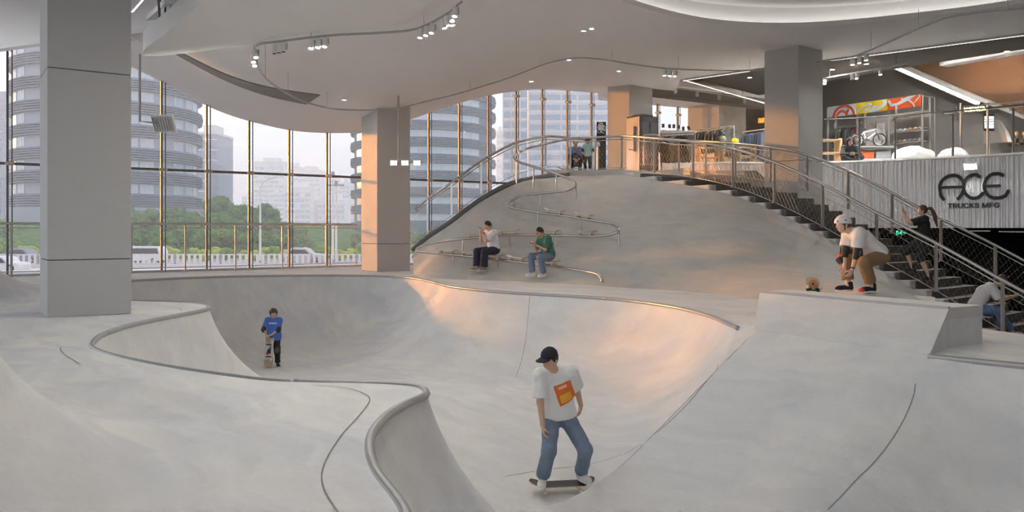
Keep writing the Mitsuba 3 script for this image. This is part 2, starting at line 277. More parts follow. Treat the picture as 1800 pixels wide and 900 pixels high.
# the raised ledge above the bank
TOP0, TOP1 = np.array([3.28, 10.62]), np.array([4.58, 8.4]); bk = np.array([.52, .30])
lo0, lo1 = BANK0, BANK1
ledge_h = .42
v = [[*lo0, -.02], [*lo1, -.02], [*TOP1, ledge_h], [*TOP0, ledge_h], [*(TOP0 + bk), ledge_h], [*(TOP1 + bk), ledge_h], [*(TOP0 + bk), -.05], [*(TOP1 + bk), -.05], [*TOP1, -.05], [*TOP0, -.05]]
f = [[0, 1, 2], [0, 2, 3], [3, 2, 5], [3, 5, 4], [4, 5, 7], [4, 7, 6], [1, 8, 2], [8, 7, 5], [8, 5, 2], [0, 3, 9], [3, 4, 6], [3, 6, 9]]
ledge = part(skate_bowl, 'ledge', mesh_of(v, f), 'concrete', label='raised ledge with a sloping front above the bank')
part(ledge, 'edge_strip', bar([*TOP0, ledge_h - .01], [*TOP1, ledge_h - .01], .045, .045), 'coping')
e1 = TOP1 + bk
n1 = np.array([bk[1], -bk[0]]) / np.linalg.norm(bk)
part(ledge, 'end_band', solid([[*(TOP1 + n1 * .006), ledge_h - .12], [*(e1 + n1 * .006), ledge_h - .12], [*(e1 + n1 * .006), ledge_h + .002], [*(TOP1 + n1 * .006), ledge_h + .002]], .03, [*n1, 0]), 'block_concrete')

# the concrete hill
HC = np.array([(-2.8, 22.75, .62), (-2.35, 22.36, .98), (-1.67, 22.1, 1.42), (-.84, 22.4, 2.05), (0, 22.6, 2.5), (.9, 23.2, 2.72), (1.7, 23.7, 2.82), (2.45, 23.5, 2.82), (3.16, 23.1, 2.82), (3.84, 21.6, 2.58), (4.6, 20.4, 2.36), (5.28, 19.2, 2.07), (5.95, 18.2, 1.66),
    (6.66, 17.2, 1.11), (7.41, 16.3, .475), (8.14, 15.4, -.126)])
HF = np.array([(-2.68, 21.75, -.01), (-2.5, 21.0, -.01), (-2.1, 20.35, -.01), (-.9, 19.4, -.01), (.6, 18.6, -.01), (2.0, 17.3, -.01), (3.5, 15.9, -.01), (4.3, 14.2, -.01), (4.9, 12.6, -.01), (5.4, 11.5, -.01), (6.4, 12.3, -.02), (7.75, 14.6, -.16)])
HM = np.array([(-.7, 20.3, .28), (.66, 20.0, .45), (2.0, 18.4, .42), (2.8, 19.8, 1.28), (1.2, 21.4, 1.75), (0, 21.2, 1.25), (5.0, 16.8, 1.0), (5.6, 12.9, .27), (5.3, 12.3, .25), (5.3, 14.6, .36), (6.6, 14.6, .3)])
hill_rbf = RBFInterpolator(np.vstack([HC, HF, HM])[:, :2], np.vstack([HC, HF, HM])[:, 2], kernel='thin_plate_spline', smoothing=.004)
h_edge = resample(spline(HC, 8), .1); h_foot = resample(spline(HF[:, :2], 8), .12)
hill_poly = Polygon(np.vstack([h_edge[:, :2], h_foot[::-1]])).buffer(0).difference(LineString(h_edge[:, :2]).buffer(.05))
hill_poly = max(getattr(hill_poly, 'geoms', [hill_poly]), key=lambda g: g.area); foot_line = LineString(h_foot[3:])
he = resample(np.array(hill_poly.exterior.coords)[:-1], .1, True)
hp = np.vstack([he, fillpts(hill_poly, .14, .08)]); hp = hp[np.unique(np.round(hp, 3), axis=0, return_index=True)[1]]
def hill_z(p):
    p = np.atleast_2d(np.asarray(p, float)); return np.maximum(np.minimum(hill_rbf(p), -.035 + 3.5 * shapely.distance(foot_line, shapely.points(p))), -.2)
hill = thing('concrete_hill', 'big rounded grey concrete hill rising from the deck to the upper floor', 'concrete hill')
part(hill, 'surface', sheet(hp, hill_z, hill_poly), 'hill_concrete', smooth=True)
left = h_edge[h_edge[:, 0] < 1.75]
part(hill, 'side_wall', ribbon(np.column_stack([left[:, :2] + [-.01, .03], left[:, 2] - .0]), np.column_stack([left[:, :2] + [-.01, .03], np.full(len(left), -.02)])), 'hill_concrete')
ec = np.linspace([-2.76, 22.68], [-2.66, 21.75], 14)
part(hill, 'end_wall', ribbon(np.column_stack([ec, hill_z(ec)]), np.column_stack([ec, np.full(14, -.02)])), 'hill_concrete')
part(hill, 'edge_kerb', tube(np.column_stack([left[:, :2] + [-.01, .05], left[:, 2] + .03]), .07, 6), 'steel_dark', label='dark steel kerb along the left edge')
def ground(x, y):
    p = np.array([[x, y]])
    return float(hill_z(p)[0]) if hill_poly.contains(Point(x, y)) else float(bowl_z(p)[0]) if bowl_poly.contains(Point(x, y)) else float(deck_z(p)[0])
# ---------------------------------------------------------------- window wall, columns, ceiling, upper floor
def win(t, z, off=0): return np.array([-5, 26.7, z]) + U * t + V * off
# lower edge of the ceiling where it meets the window wall
CE = np.array([(-16, 7.2), (-10, 6.9), (-8.3, 6.35), (-7.1, 5.85), (-6.28, 5.5), (-5.03, 4.9), (-3.75, 4.53), (-2.46, 4.35), (-1.21, 4.33), (0, 4.47), (1.94, 5.05), (3.1, 5.62), (4.9, 6.15), (6.3, 6.45), (7.5, 6.66), (9, 6.72), (10.5, 6.78), (22, 6.8)])
def ce(t): return np.interp(t, CE[:, 0], CE[:, 1])
window = fresh('window_1'); labels[window] = {'kind': 'structure', 'label': 'tall glass curtain wall with steel mullions facing the city'}
TS = np.arange(-13, 16) * 1.25
pane_cache = []
for i, t in enumerate(TS[:-1]):
    top = min(ce(t), ce(t + 1.25)) + .25
    for a, b in ((0.02, 2.93), (2.97, min(6.23, top)), (6.27, top)):
        if b - a < .3: continue
        m = quadmesh([win(t + .02, a), win(t + 1.23, a), win(t + 1.23, b), win(t + .02, b)], [[0, 1, 2, 3]])
        part(window, 'pane', m, 'glass')
for t in TS:
    top = ce(t) + .25
    part(window, 'mullion', cat([box([.05, .09, top], win(t, top / 2, -.06), np.stack([U, V, ZZ], 1)), rod(win(t + .1, 0, -.1), win(t + .1, top, -.1), .014, 6)]), 'steel_dark')
    for z in (2.95, 6.25):
        if z < top - .1:
            part(window, 'clamp', cat([cbox([.2, .1, .1], .02, win(t + .05, z, -.12), np.stack([U, V, ZZ], 1)), rod(win(t - .03, z, -.19), win(t - .03, z, .02), .045, 10)]), 'bronze')
for z in (2.95,):
    for a, b in zip(TS[:-1], TS[1:]): part(window, 'transom', bar(win(a + .03, z, -.03), win(b - .03, z, -.03), .05, .07), 'steel_dark')
part(window, 'sill', bar(win(TS[0], .03, -.03), win(TS[-1], .03, -.03), .16, .06), 'steel')

def column(near, z0, z1, w, joints, label):
    c = thing('column', label, 'column', kind='structure'); labels[c].pop('category')
    near = np.array([*near, 0.]); ctr = near + (U + V) * w / 2; R = np.stack([U, V, ZZ], 1); zs = [z0, *joints, z1]
    for a, b in zip(zs[:-1], zs[1:]):
        part(c, 'panel', cbox([w, w, b - a - .012], .006, [*ctr[:2], (a + b) / 2], R), 'panel')
    part(c, 'core', box([w - .03, w - .03, z1 - z0 - .02], [*ctr[:2], (z0 + z1) / 2], R), 'panel_gap')
    return c
column((-6.46, 11.15), 0, 8.0, 1.07, (.81, 3.5), 'wide metal clad column standing on the deck nearest the camera')
column((-3.9, 23.2), 0, 4.95, 1.07, (.81,), 'metal clad column standing between the bowl and the window')
column((7.5, 21.0), -2.0, 6.3, 1.07, (3.05,), 'dark grey clad column rising beside the stairs')
column((3.95, 27.0), 3.0, 6.6, 1.09, (), 'column on the upper floor with its left face lit orange by the sun')

# the great white ceiling
cc = []
for t in np.r_[np.arange(-16, 22, .8)]: cc.append([*win(t, 0)[:2], ce(t)])
cc += [at(245, 98, 15.07), at(350, 87, 14.95), at(450, 76, 14.9), at(620, 58, 14.96), at(740, 50, 15.3), [-7.3, 16.5, 4.95], [-5.6, 13.2, 4.55], [-4.4, 11.5, 4.6], [-3.2, 9, 4.75], [-2.4, 5, 5.0], [-2.4, 0, 5.2], [-2.4, -5, 5.3],
       [-6.2, 17.2, 5.2], [-4.2, 17.4, 5.42], [-2, 18.2, 5.8], [-4.5, 20, 5.25], [-2.5, 20.5, 5.45], [-.5, 18, 6.0], [-6.6, 19.6, 5.05], [-7.8, 18.4, 5.45], [-8.3, 20.4, 5.6], [-10, 18, 6.7], [-14, 16, 7.1],
       [-5, 22.3, 4.85], [-3.6, 22.8, 4.85], [-6.5, 22, 4.85], at(800, 160, 22.8), at(900, 131, 23), at(663, 192, 23.3), at(726, 186, 24),
       [1.75, 22.3, 6.1], [5.1, 23.9, 6.12], [7.5, 21, 6.06], [8.4, 21.6, 6.05], [3.94, 27, 6.1], [5, 28, 6.1], [0, 15, 5.7], [1.5, 18, 6.1], [2, 12, 5.7], [4, 19.5, 6.0], [9, 18, 6.0], [12, 19.5, 6.0], [12, 12, 6.0], [12, 5, 6.0], [6, 5, 5.95], [1, 6, 5.6], [1, 0, 5.6], [8, -5, 5.9], [2.6, 16.3, 5.95], [6.7, 18.8, 5.95], [10.4, 16.3, 5.95], [14, 18, 6.0]]
cc = np.array([np.asarray(c, float) for c in cc]); czf = RBFInterpolator(cc[:, :2], cc[:, 2], kernel='thin_plate_spline', smoothing=.02)
void_edge = spline([(-16.5, 16.0), (-12, 16.9), (-9, 17.2), (-7.6, 16.6), (-7.05, 15.4), (-6.6, 14.4), (-5.6, 13.2), (-4.4, 11.5), (-3.2, 9), (-2.4, 5), (-2.2, 0), (-2.2, -5)], 8)
shop_edge = np.array([(15.5, -5), (16.2, 15.4), (12.9, 19.1), (5.45, 25.9), (5.8, 29.0)])
w0, w1 = win(-16, 0)[:2], win(11.4, 0)[:2]
OV, OVR = np.array([6.5, 12.8]), (5.6, 5.9)
oval = Polygon([(OV[0] + OVR[0] * math.cos(a), OV[1] + OVR[1] * math.sin(a)) for a in np.linspace(0, 2 * np.pi, 121)[:-1]])
ceil_poly = Polygon(np.vstack([void_edge[::-1], [w0], [w1], shop_edge[::-1]])).buffer(0).difference(oval)
cpl = [resample(np.array(r.coords)[:-1], .15, True) for r in [ceil_poly.exterior, *ceil_poly.interiors]] + [fillpts(ceil_poly, .25, .1)]
cp = np.vstack(cpl); cp = cp[np.unique(np.round(cp, 3), axis=0, return_index=True)[1]]
def ceil_z(p): return czf(np.atleast_2d(p))
cm = sheet(cp, ceil_z, ceil_poly); cm.invert()
ceiling = struct('ceiling', cm, 'plaster', smooth=True, label='white ceiling flowing in waves over the bowl')
ve = resample(void_edge, .2); vz = ceil_z(ve)
part(ceiling, 'fascia', ribbon(np.column_stack([ve, vz + .36]), np.column_stack([ve, vz])), 'steel_white', label='smooth white fascia band round the opening')
part(ceiling, 'slab_top', sheet(np.vstack([ve, fillpts(ceil_poly, .8, .3)]), lambda p: ceil_z(p) + .36 + 2.5 * (shapely.distance(LineString(ve), shapely.points(p)) > 2.5), ceil_poly), 'plaster')
# oval recess with its lit cove
oz = float(np.mean(ceil_z(np.array(oval.exterior.coords)[:-1]))); ol = np.array(oval.exterior.coords)
olz = ceil_z(ol)
def scaled(k): return OV + (ol - OV) * k
part(ceiling, 'cove_lip', ribbon(np.column_stack([ol, olz]), np.column_stack([scaled(.985), olz + .07])), 'plaster', smooth=True)
part(ceiling, 'cove_shelf', ribbon(np.column_stack([scaled(.985), olz + .07]), np.column_stack([scaled(1.06), olz + .09])), 'plaster', smooth=True)
part(ceiling, 'cove_back', ribbon(np.column_stack([scaled(1.06), olz + .09]), np.column_stack([scaled(1.03), oz + np.full(len(ol), .55)])), 'plaster', smooth=True)
dome = sheet(np.vstack([scaled(1.03)[:-1], fillpts(Polygon(scaled(1.03)), .6, .2)]), lambda p: np.full(len(p), oz + .55), Polygon(scaled(1.04))); dome.invert()
part(ceiling, 'recess_panel', dome, 'plaster')

# upper floor slab, landing and the corrugated fascia
PZ = 3.12
fas = resample(spline([(5.4, 24.3), (6.6, 24.25), (8.0, 24.2), (9.7, 23.95), (11.5, 22.9), (13.5, 21.2), (16, 18.6), (18, 16.5)], 8), .03)
plat = Polygon(np.vstack([[(2.72, 25.75), (3.3, 26.95), (5.1, 25.35)], fas, [(26, 22), (26, 38), (9, 38), (8.6, 35.6), (3.9, 32.6), (3.4, 28)]])).buffer(0)
upper = struct('floor_upper', prism(plat, .25, (0, 0, PZ - .25)), 'block_concrete', label='upper shop floor')
# ---------------------------------------------------------------- stairs
NEAR = np.array([(1.73, 23.76, 2.83), (2.45, 23.5, 2.82), (3.16, 23.1, 2.82), (3.84, 21.6, 2.58), (4.6, 20.4, 2.36), (5.28, 19.2, 2.07), (5.95, 18.2, 1.66), (6.66, 17.2, 1.11), (7.41, 16.3, .475), (8.14, 15.4, -.126), (8.87, 14.5, -.78), (9.6, 13.6, -1.42), (10.3, 12.75, -2.0)])
nearc = resample(spline(NEAR, 12), .04); ns = np.r_[0, np.cumsum(np.linalg.norm(np.diff(nearc[:, :2], axis=0), axis=1))]
tng = np.gradient(nearc[:, :2], axis=0); tng /= np.linalg.norm(tng, axis=1, keepdims=True); nrm = np.stack([-tng[:, 1], tng[:, 0]], 1)
from scipy.ndimage import gaussian_filter1d
nrm = gaussian_filter1d(nrm, 25, axis=0, mode='nearest'); nrm /= np.linalg.norm(nrm, axis=1, keepdims=True)
def nearp(s): return np.array([np.interp(s, ns, nearc[:, k]) for k in range(3)])
def nearn(s): v = np.array([np.interp(s, ns, nrm[:, k]) for k in range(2)]); return v / np.linalg.norm(v)
SW = 2.4
s_top = ns[np.argmin(np.linalg.norm(nearc - [3.2, 23.05, 2.82], axis=1))]
stairs = thing('staircase', 'dark stone stairs with pale ends climbing beside the concrete hill to the shop floor', 'stairs')
mono = np.minimum.accumulate(nearc[:, 2]); RISE = .163
levels = np.arange(2.98 - RISE, -2.0, -RISE)
prev = s_top - .25; step_mesh = []
for k, z in enumerate(levels):
    nxt = np.interp(-(z - RISE * .5), -mono[ns > s_top], ns[ns > s_top]) if z - RISE * .5 < 2.75 else prev + .35
    nxt = max(nxt, prev + .24)
    ss = np.linspace(prev - .02, nxt, 3); a = [nearp(s)[:2] + nearn(s) * .04 for s in ss]; b = [nearp(s)[:2] + nearn(s) * SW for s in ss]
    part(stairs, 'step', prism(np.vstack([a, b[::-1]]), .42, (0, 0, z - .42)), 'step_stone')
    a2 = [nearp(s)[:2] - nearn(s) * .03 for s in ss]; b2 = [nearp(s)[:2] + nearn(s) * .22 for s in ss]
    part(stairs, 'step_end', prism(np.vstack([a2, b2[::-1]]), .40, (0, 0, z - .388)), 'concrete')
    step_mesh.append((prev, nxt, z)); prev = nxt
# landing in front of the shop
land = Polygon([(1.02, 23.38), (1.73, 23.8), (2.45, 23.54), (3.2, 23.12), *[nearp(s_top - .25)[:2] + nearn(s_top - .25) * q for q in (0, SW)], (5.1, 25.3), (3.3, 26.9), (2.6, 25.6), (1.85, 25.2)]).buffer(.02)
part(upper, 'landing', prism(land, .26, (0, 0, 2.98 - .26)), 'block_concrete')
part(upper, 'landing_tread', prism(land.buffer(-.2), .012, (0, 0, 2.98)), 'step_stone')

# ---------------------------------------------------------------- handrails
def net_mesh(base, h0, h1, pitch=.11, r=.0022):  # diamond cable net standing on a path
    s = np.r_[0, np.cumsum(np.linalg.norm(np.diff(base[:, :2], axis=0), axis=1))]; H = h1 - h0; out = []
    P = lambda q, h: np.column_stack([np.interp(q, s, base[:, 0]), np.interp(q, s, base[:, 1]), np.interp(q, s, base[:, 2]) + h])
    run = H * .62
    for s0 in np.arange(-run, s[-1], pitch):
        for sg in (1, -1):
            q = np.linspace(0, 1, 4); qq = s0 + q * run if sg > 0 else s0 + run - q * run; ok = (qq >= 0) & (qq <= s[-1])
            if ok.sum() >= 2: out.append(tube(P(qq[ok], h0 + H * q[ok]), r, 3, cap=False))
    return cat(out)
def posts_on(parent, spots, h, up=.0):
    for x, y, z in spots: z = z + up; part(parent, 'post', cat([box([.05, .05, h - up], [x, y, z + (h - up) / 2]), cbox([.09, .09, .012], .003, [x, y, z + .004])]), 'steel')
# the near rail, which leaves the stairs at the top and snakes down the hill as a low bench rail
SNAKE = [(1.72, 23.76, 2.83, 1.1), (1.26, 23.74, 2.83, .99), (.83, 23.44, 2.78, .915), (.41, 23.2, 2.73, .823), (.16, 22.86, 2.63, .762), (.06, 22.6, 2.5, .721), (.19, 22.47, 2.45, .669), (.6, 22.28, 2.34, .632), (1.22, 22.03, 2.2, .547), (1.59, 21.8, 2.1, .495),
    (1.72, 21.62, 1.99, .475), (1.65, 21.52, 1.91, .442), (1.37, 21.48, 1.84, .411), (.77, 21.6, 1.82, .383), (.31, 21.7, 1.82, .339), (.05, 21.67, 1.74, .307), (-.05, 21.58, 1.63, .291), (.03, 21.46, 1.52, .289), (.69, 21.14, 1.38, .3), (1.47, 20.7, 1.26, .308),
    (1.75, 20.45, 1.19, .319), (2.25, 19.84, 1.05, .366), (2.47, 19.34, .93, .411), (2.53, 18.98, .82, .42), (2.44, 18.87, .75, .401), (2.2, 19.12, .73, .352), (1.81, 19.6, .75, .32), (1.11, 20.24, .78, .301), (-.07, 20.72, .77, .315), (-1.28, 20.96, .69, .297),
    (-1.96, 21.22, .62, .271), (-2.30, 21.38, .57, .265), (-2.49, 21.40, .51, .24), (-2.54, 21.33, .46, .225), (-2.41, 21.18, .43, .21), (-1.51, 20.72, .37, .205), (-.72, 20.3, .3, .207), (-.36, 20.05, .27, .207), (.77, 19.1, .17, .217), (1.41, 18.35, .09, .231), (1.78, 17.75, .04, .237), (1.9, 17.52, .02, .215), (1.945, 17.43, .02, .13), (1.95, 17.41, .02, .075)]
SN = np.array(SNAKE); snake_rail = spline(np.column_stack([SN[:, 0], SN[:, 1], SN[:, 2] + SN[:, 3]]), 5)
near_top = nearc[2:] + [0, 0, 1.1]
near_handrail = thing('handrail', 'near stair handrail with cable net that snakes down the hill as a low bench rail', 'handrail')
part(near_handrail, 'rail', tube(np.vstack([resample(near_top[::-1], .18), snake_rail[1:]]), .034, 8), 'steel', smooth=True)
part(near_handrail, 'lower_rail', tube(resample(nearc, .25) + [0, 0, 1.0], .014, 6), 'steel', smooth=True)
part(near_handrail, 'bottom_cable', tube(resample(nearc, .25) + [0, 0, .19], .009, 5), 'steel', smooth=True)
posts_on(near_handrail, [tuple(p) for p in NEAR[:12]], 1.1, .17)
for i in (5, 7, 8, 10, 13, 15, 18, 20, 23, 27, 28, 29, 35, 37, 38):
    x, y, z, h = SNAKE[i]; x, y = (x + .07, y - .09) if i == 5 else (x, y); g = max(ground(x, y), z - .015); part(near_handrail, 'post', rod([x, y, g + .034], [x, y, z + h - .01], .02, 8), 'steel', smooth=40)
part(near_handrail, 'cable_net', net_mesh(resample(nearc, .2), .19, 1.0), 'net_wire', kind='stuff')
# far rail of the stairs
farc = np.array([[*(nearp(s)[:2] + nearn(s) * SW), min(nearp(s)[2] + .02, 3.1)] for s in np.linspace(s_top - .3, ns[-1], 60)])
farc = np.vstack([[4.1, 24.9, 3.05], [4.45, 24.75, 3.05], farc[1:]])
far_handrail = thing('handrail', 'far stair handrail with cable net, beside the corrugated fascia wall', 'handrail')
part(far_handrail, 'rail', tube(resample(farc, .2) + [0, 0, 1.1], .034, 8), 'steel', smooth=True)
part(far_handrail, 'lower_rail', tube(resample(farc, .25) + [0, 0, 1.0], .014, 6), 'steel', smooth=True)
part(far_handrail, 'bottom_cable', tube(resample(farc, .25) + [0, 0, .19], .009, 5), 'steel', smooth=True)
posts_on(far_handrail, [tuple(p) for p in resample(farc, 1.25)], 1.1, .17)
part(far_handrail, 'cable_net', net_mesh(resample(farc, .2), .19, 1.0), 'net_wire', kind='stuff')
# guard along the left edge of the hill and round the back of the landing
LG = np.array([(-2.74, 22.82, .72), (-2.36, 22.43, .98), (-1.67, 22.16, 1.42), (-.86, 22.45, 2.04), (0, 22.72, 2.54), (.55, 23.15, 2.74), (1.0, 23.75, 2.88), (1.5, 24.6, 2.96), (1.95, 25.25, 2.98), (2.5, 25.55, 2.98)])
lgc = resample(spline(LG, 8), .1)
left_guard = thing('handrail', 'curved steel handrail rising along the left edge of the hill', 'handrail')
part(left_guard, 'rail', tube(resample(lgc, .18) + [0, 0, 1.1], .034, 8), 'steel', smooth=True)
part(left_guard, 'lower_rail', tube(resample(lgc, .2) + [0, 0, 1.0], .014, 6), 'steel', smooth=True)
part(left_guard, 'bottom_cable', tube(resample(lgc, .2) + [0, 0, .19], .009, 5), 'steel', smooth=True)
posts_on(left_guard, [tuple(LG[k]) for k in (1, 2, 3, 4, 6, 8, 9)], 1.1, .18)
# guard rail in front of the windows
wg = thing('guard_rail', 'straight steel guard rail standing in front of the tall windows', 'guard rail')
W0, W1 = win(-14.8, 0, -.42), win(-.35, 0, -.42)
part(wg, 'rail', tube([W0 + [0, 0, 1.385], W1 + [0, 0, 1.385]], .036, 8), 'steel', smooth=True)
part(wg, 'middle_rail', tube([W0 + [0, 0, 1.27], W1 + [0, 0, 1.27]], .012, 6), 'steel', smooth=True)
part(wg, 'bottom_rail', tube([W0 + [0, 0, .14], W1 + [0, 0, .14]], .012, 6), 'steel', smooth=True)
for t in np.arange(-14.2, -.4, 1.42): part(wg, 'post', box([.04, .04, 1.38], win(t, .69, -.42), np.stack([U, V, ZZ], 1)), 'steel')

# ---------------------------------------------------------------- fascia wall with its lettering
FB = 1.27
fn = np.gradient(fas, axis=0); fn /= np.linalg.norm(fn, axis=1, keepdims=True); fn = np.stack([fn[:, 1], -fn[:, 0]], 1)
fs = np.r_[0, np.cumsum(np.linalg.norm(np.diff(fas, axis=0), axis=1))]
fascia = thing('wall_fascia', 'silvery corrugated fascia wall below the shop floor', 'wall', kind='structure'); labels[fascia].pop('category')
nseg = 8; bounds = np.linspace(0, fs[-1], nseg + 1)
for a, b in zip(bounds[:-1], bounds[1:]):
    rs = np.random.default_rng(int(a * 100)); q = a + np.cumsum(rs.uniform(.008, .045, int((b - a) / .0265))); q = np.r_[a, q[q < b - .03], b + .01]; q = np.minimum(q, fs[-1]); ph = np.array([0, .018, .018, 0])[np.arange(len(q)) % 4]
    P = np.column_stack([np.interp(q, fs, fas[:, 0]), np.interp(q, fs, fas[:, 1])]); Nn = np.column_stack([np.interp(q, fs, fn[:, 0]), np.interp(q, fs, fn[:, 1])])
    P = P + Nn * (.03 + ph[:, None]); z0 = np.clip(FB + np.clip(9.3 - P[:, 0], 0, None) * .9, FB, 3.0)
    part(fascia, 'panel', ribbon(np.column_stack([P, np.full(len(P), PZ + .10)]), np.column_stack([P, z0])), 'corrugated')
part(fascia, 'cap', tube(np.column_stack([resample(fas, .2) + 0, np.full(len(resample(fas, .2)), PZ + .10)]), .06, 6), 'steel_white', smooth=40)
part(fascia, 'backing', ribbon(np.column_stack([resample(fas, .3), np.full(len(resample(fas, .3)), PZ + .08)]), np.column_stack([resample(fas, .3), np.full(len(resample(fas, .3)), FB)])), 'plaster_dark')
def on_fascia(px):                                # arc position where the fascia passes in front of that column of the photograph
    return float(np.interp((px - 900) / FOC, (fas / fas[:, 1:])[:, 0], fs))
def fpt(s, z, off=.06):
    p = np.array([np.interp(s, fs, fas[:, k]) for k in (0, 1)]); n = np.array([np.interp(s, fs, fn[:, k]) for k in (0, 1)]); return np.array([*(p + n * off), z]), n
# three rounded letters drawn as one thick line, then the small line below
def stroke(pl, w): return LineString(pl).buffer(w / 2, cap_style='round')
def arc(cx, cy, rx, ry, a0, a1, n=24): t = np.radians(np.linspace(a0, a1, n)); return [(cx + rx * math.cos(q), cy + ry * math.sin(q)) for q in t]
w_ = .135
A_ = shapely.union_all([stroke([(-.16, -.42), *arc(.42, -.02, .56, .42, 215, 0)][1:] , w_)])
A_ = shapely.union_all([stroke([(.02, -.46), (-.10, -.33), *arc(.44, .0, .60, .46, 190, 90, 14), *arc(.50, .0, .44, .46, 90, 10, 10), (.93, -.1), (.84, -.3), (.68, -.46)], w_), stroke([(-.1, -.0), (.93, -.0)], w_ * .8)])
C_ = stroke([(1.62, .38), (1.50, .455), *arc(1.42, 0, .50, .46, 92, 268, 18), (1.56, -.44), (1.78, -.28)], w_)
E_ = shapely.union_all([stroke([(2.62, .40), (2.48, .46), (2.35, .46), *arc(2.34, 0, .50, .47, 100, 262, 18), (2.55, -.46), (2.76, -.38), (2.86, -.22)], w_), stroke([(1.86, .0), (2.50, .0)], w_ * .8)])
logo = shapely.union_all([A_, C_, E_])
sL, sR = on_fascia(1650), on_fascia(1776); x0, y0, x1, y1 = logo.bounds; ck = (sR - sL) / (x1 - x0)
def wrap(m, s0, k, zc, off=.055):                # lay a flat lettering mesh on the curved wall
    m = m.subdivide_to_size(.25) if k > .3 else m
    v = np.array(m.vertices); out = np.zeros_like(v)
    for i, (a, b, c) in enumerate(v): p, n = fpt(s0 + a * k, zc + b * k, off + c); out[i] = p
    return mesh_of(out, m.faces)
_pY = fpt((sL + sR) / 2, 0)[0][1]; zlogo = EYE + (HOR - 328) / FOC * _pY; kz = (48 / FOC * _pY) / (y1 - y0)
lm = prism(logo, .03); lm = trimesh.Trimesh(*trimesh.remesh.subdivide_to_size(lm.vertices, lm.faces, .2)); lv = np.array(lm.vertices); lv[:, 1] *= kz / ck; lm.vertices = lv - [x0, 0, 0]
sign = thing('wall_sign', 'black ACE lettering over TRUCKS MFG on the corrugated fascia wall', 'sign')
def wrapm(m, s0, k, zc, off=.06):
    v = np.array(m.vertices); out = np.array([fpt(s0 + a * k, zc + b * k, off + c)[0] for a, b, c in v]); return mesh_of(out, m.faces)
part(sign, 'lettering', wrapm(lm, sL, ck, zlogo), 'black')
ztr = EYE + (HOR - 365.5) / FOC * _pY; hh = 8.4 / FOC * _pY; sa, sb = on_fascia(1666), on_fascia(1758)
tmesh = meshkit.text_mesh('TRUCKS MFG', hh, .02, True); tv = np.array(tmesh.vertices); tv[:, 0] *= (sb - sa) / tv[:, 0].max(); tmesh.vertices = tv
part(sign, 'small_lettering', wrapm(tmesh, sa, 1, ztr), 'black')
# garage below the fascia
part(fascia, 'soffit', prism(Polygon(np.vstack([fas[fas[:, 0] > 8.0], [(26, 18), (26, 38), (8.2, 38)]])), .12, (0, 0, FB + .02)), 'dark')
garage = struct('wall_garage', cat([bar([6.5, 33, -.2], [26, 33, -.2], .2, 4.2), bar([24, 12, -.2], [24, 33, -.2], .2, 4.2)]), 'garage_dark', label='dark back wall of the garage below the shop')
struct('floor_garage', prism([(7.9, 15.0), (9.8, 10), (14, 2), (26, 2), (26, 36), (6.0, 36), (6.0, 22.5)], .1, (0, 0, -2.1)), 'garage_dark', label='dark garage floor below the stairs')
# ---------------------------------------------------------------- lamps
def emit(mesh_dict, rad): mesh_dict['emitter'] = {'type': 'area', 'radiance': {'type': 'rgb', 'value': list(rad)}}; return mesh_dict
def lamp_part(parent, name, mesh, rad, label=None):
    key = fresh(parent + '__' + name); scene[key] = emit(mikit.ply(mesh, 'white'), rad)
    if label: labels[key] = {'label': label}
    return key
def disk(r, c, n, sides=10):
    n = np.asarray(n, float); n = n / np.linalg.norm(n); x = np.cross(n, [0, 1, 0] if abs(n[1]) < .9 else [1, 0, 0]); x /= np.linalg.norm(x); y = np.cross(n, x); a = np.arange(sides) * 2 * np.pi / sides
    v = np.vstack([np.asarray(c) + r * (np.cos(a)[:, None] * x + np.sin(a)[:, None] * y), c]); i = np.arange(sides)
    return mesh_of(v, np.stack([i, (i + 1) % sides, np.full(sides, sides)], 1))
SPOT_POWER, DOWN_POWER, STRIP, COVE, FLOOD = 14.0, 12.0, .05, .035, 1.0
WARM = np.array([1.0, .97, .93])
TRACK_PX = [(812, 3, 13.3), (800, 12, 13.5), (790, 22, 13.6), (735, 50, 14.3), (680, 57, 14.4), (600, 61, 14.4), (545, 66, 14.3), (490, 73, 14.4), (458, 77, 14.6), (447, 84, 15.0), (446, 97, 15.6), (452, 115, 16.4), (465, 135, 17.5), (485, 152, 18.8), (515, 170, 20), (545, 182, 21), (580, 190, 21.8), (610, 193, 22.2),
    (660, 193.5, 22.4), (700, 190, 22.3), (750, 178, 22.3), (800, 166, 22.3), (860, 148, 22.4), (900, 135, 22.4), (960, 112, 22.1), (1010, 102, 21.8), (1055, 104, 22), (1100, 111, 22.2), (1150, 118, 22.6), (1200, 122, 22.8), (1290, 124, 23), (1345, 122, 22.6), (1400, 114, 21.9), (1447, 107, 21.3), (1500, 99, 20.4), (1560, 75, 18.5), (1620, 48, 17.2), (1680, 28, 16.2), (1800, 14, 15.2), (1900, 6, 14.5)]
track = np.array([at(*q) for q in TRACK_PX]); trc = resample(spline(track, 6), .15)
tr = thing('lighting_track', 'thin looping lighting track hung under the white ceiling', 'lighting track')
part(tr, 'rail', tube(trc, .022, 6), 'steel_grey', smooth=40)
for q in trc[8::14]:
    zc = float(ceil_z(q[:2])[0]); part(tr, 'hanger', rod(q, [q[0], q[1], max(zc, q[2] + .06)], .006, 5), 'steel_grey')
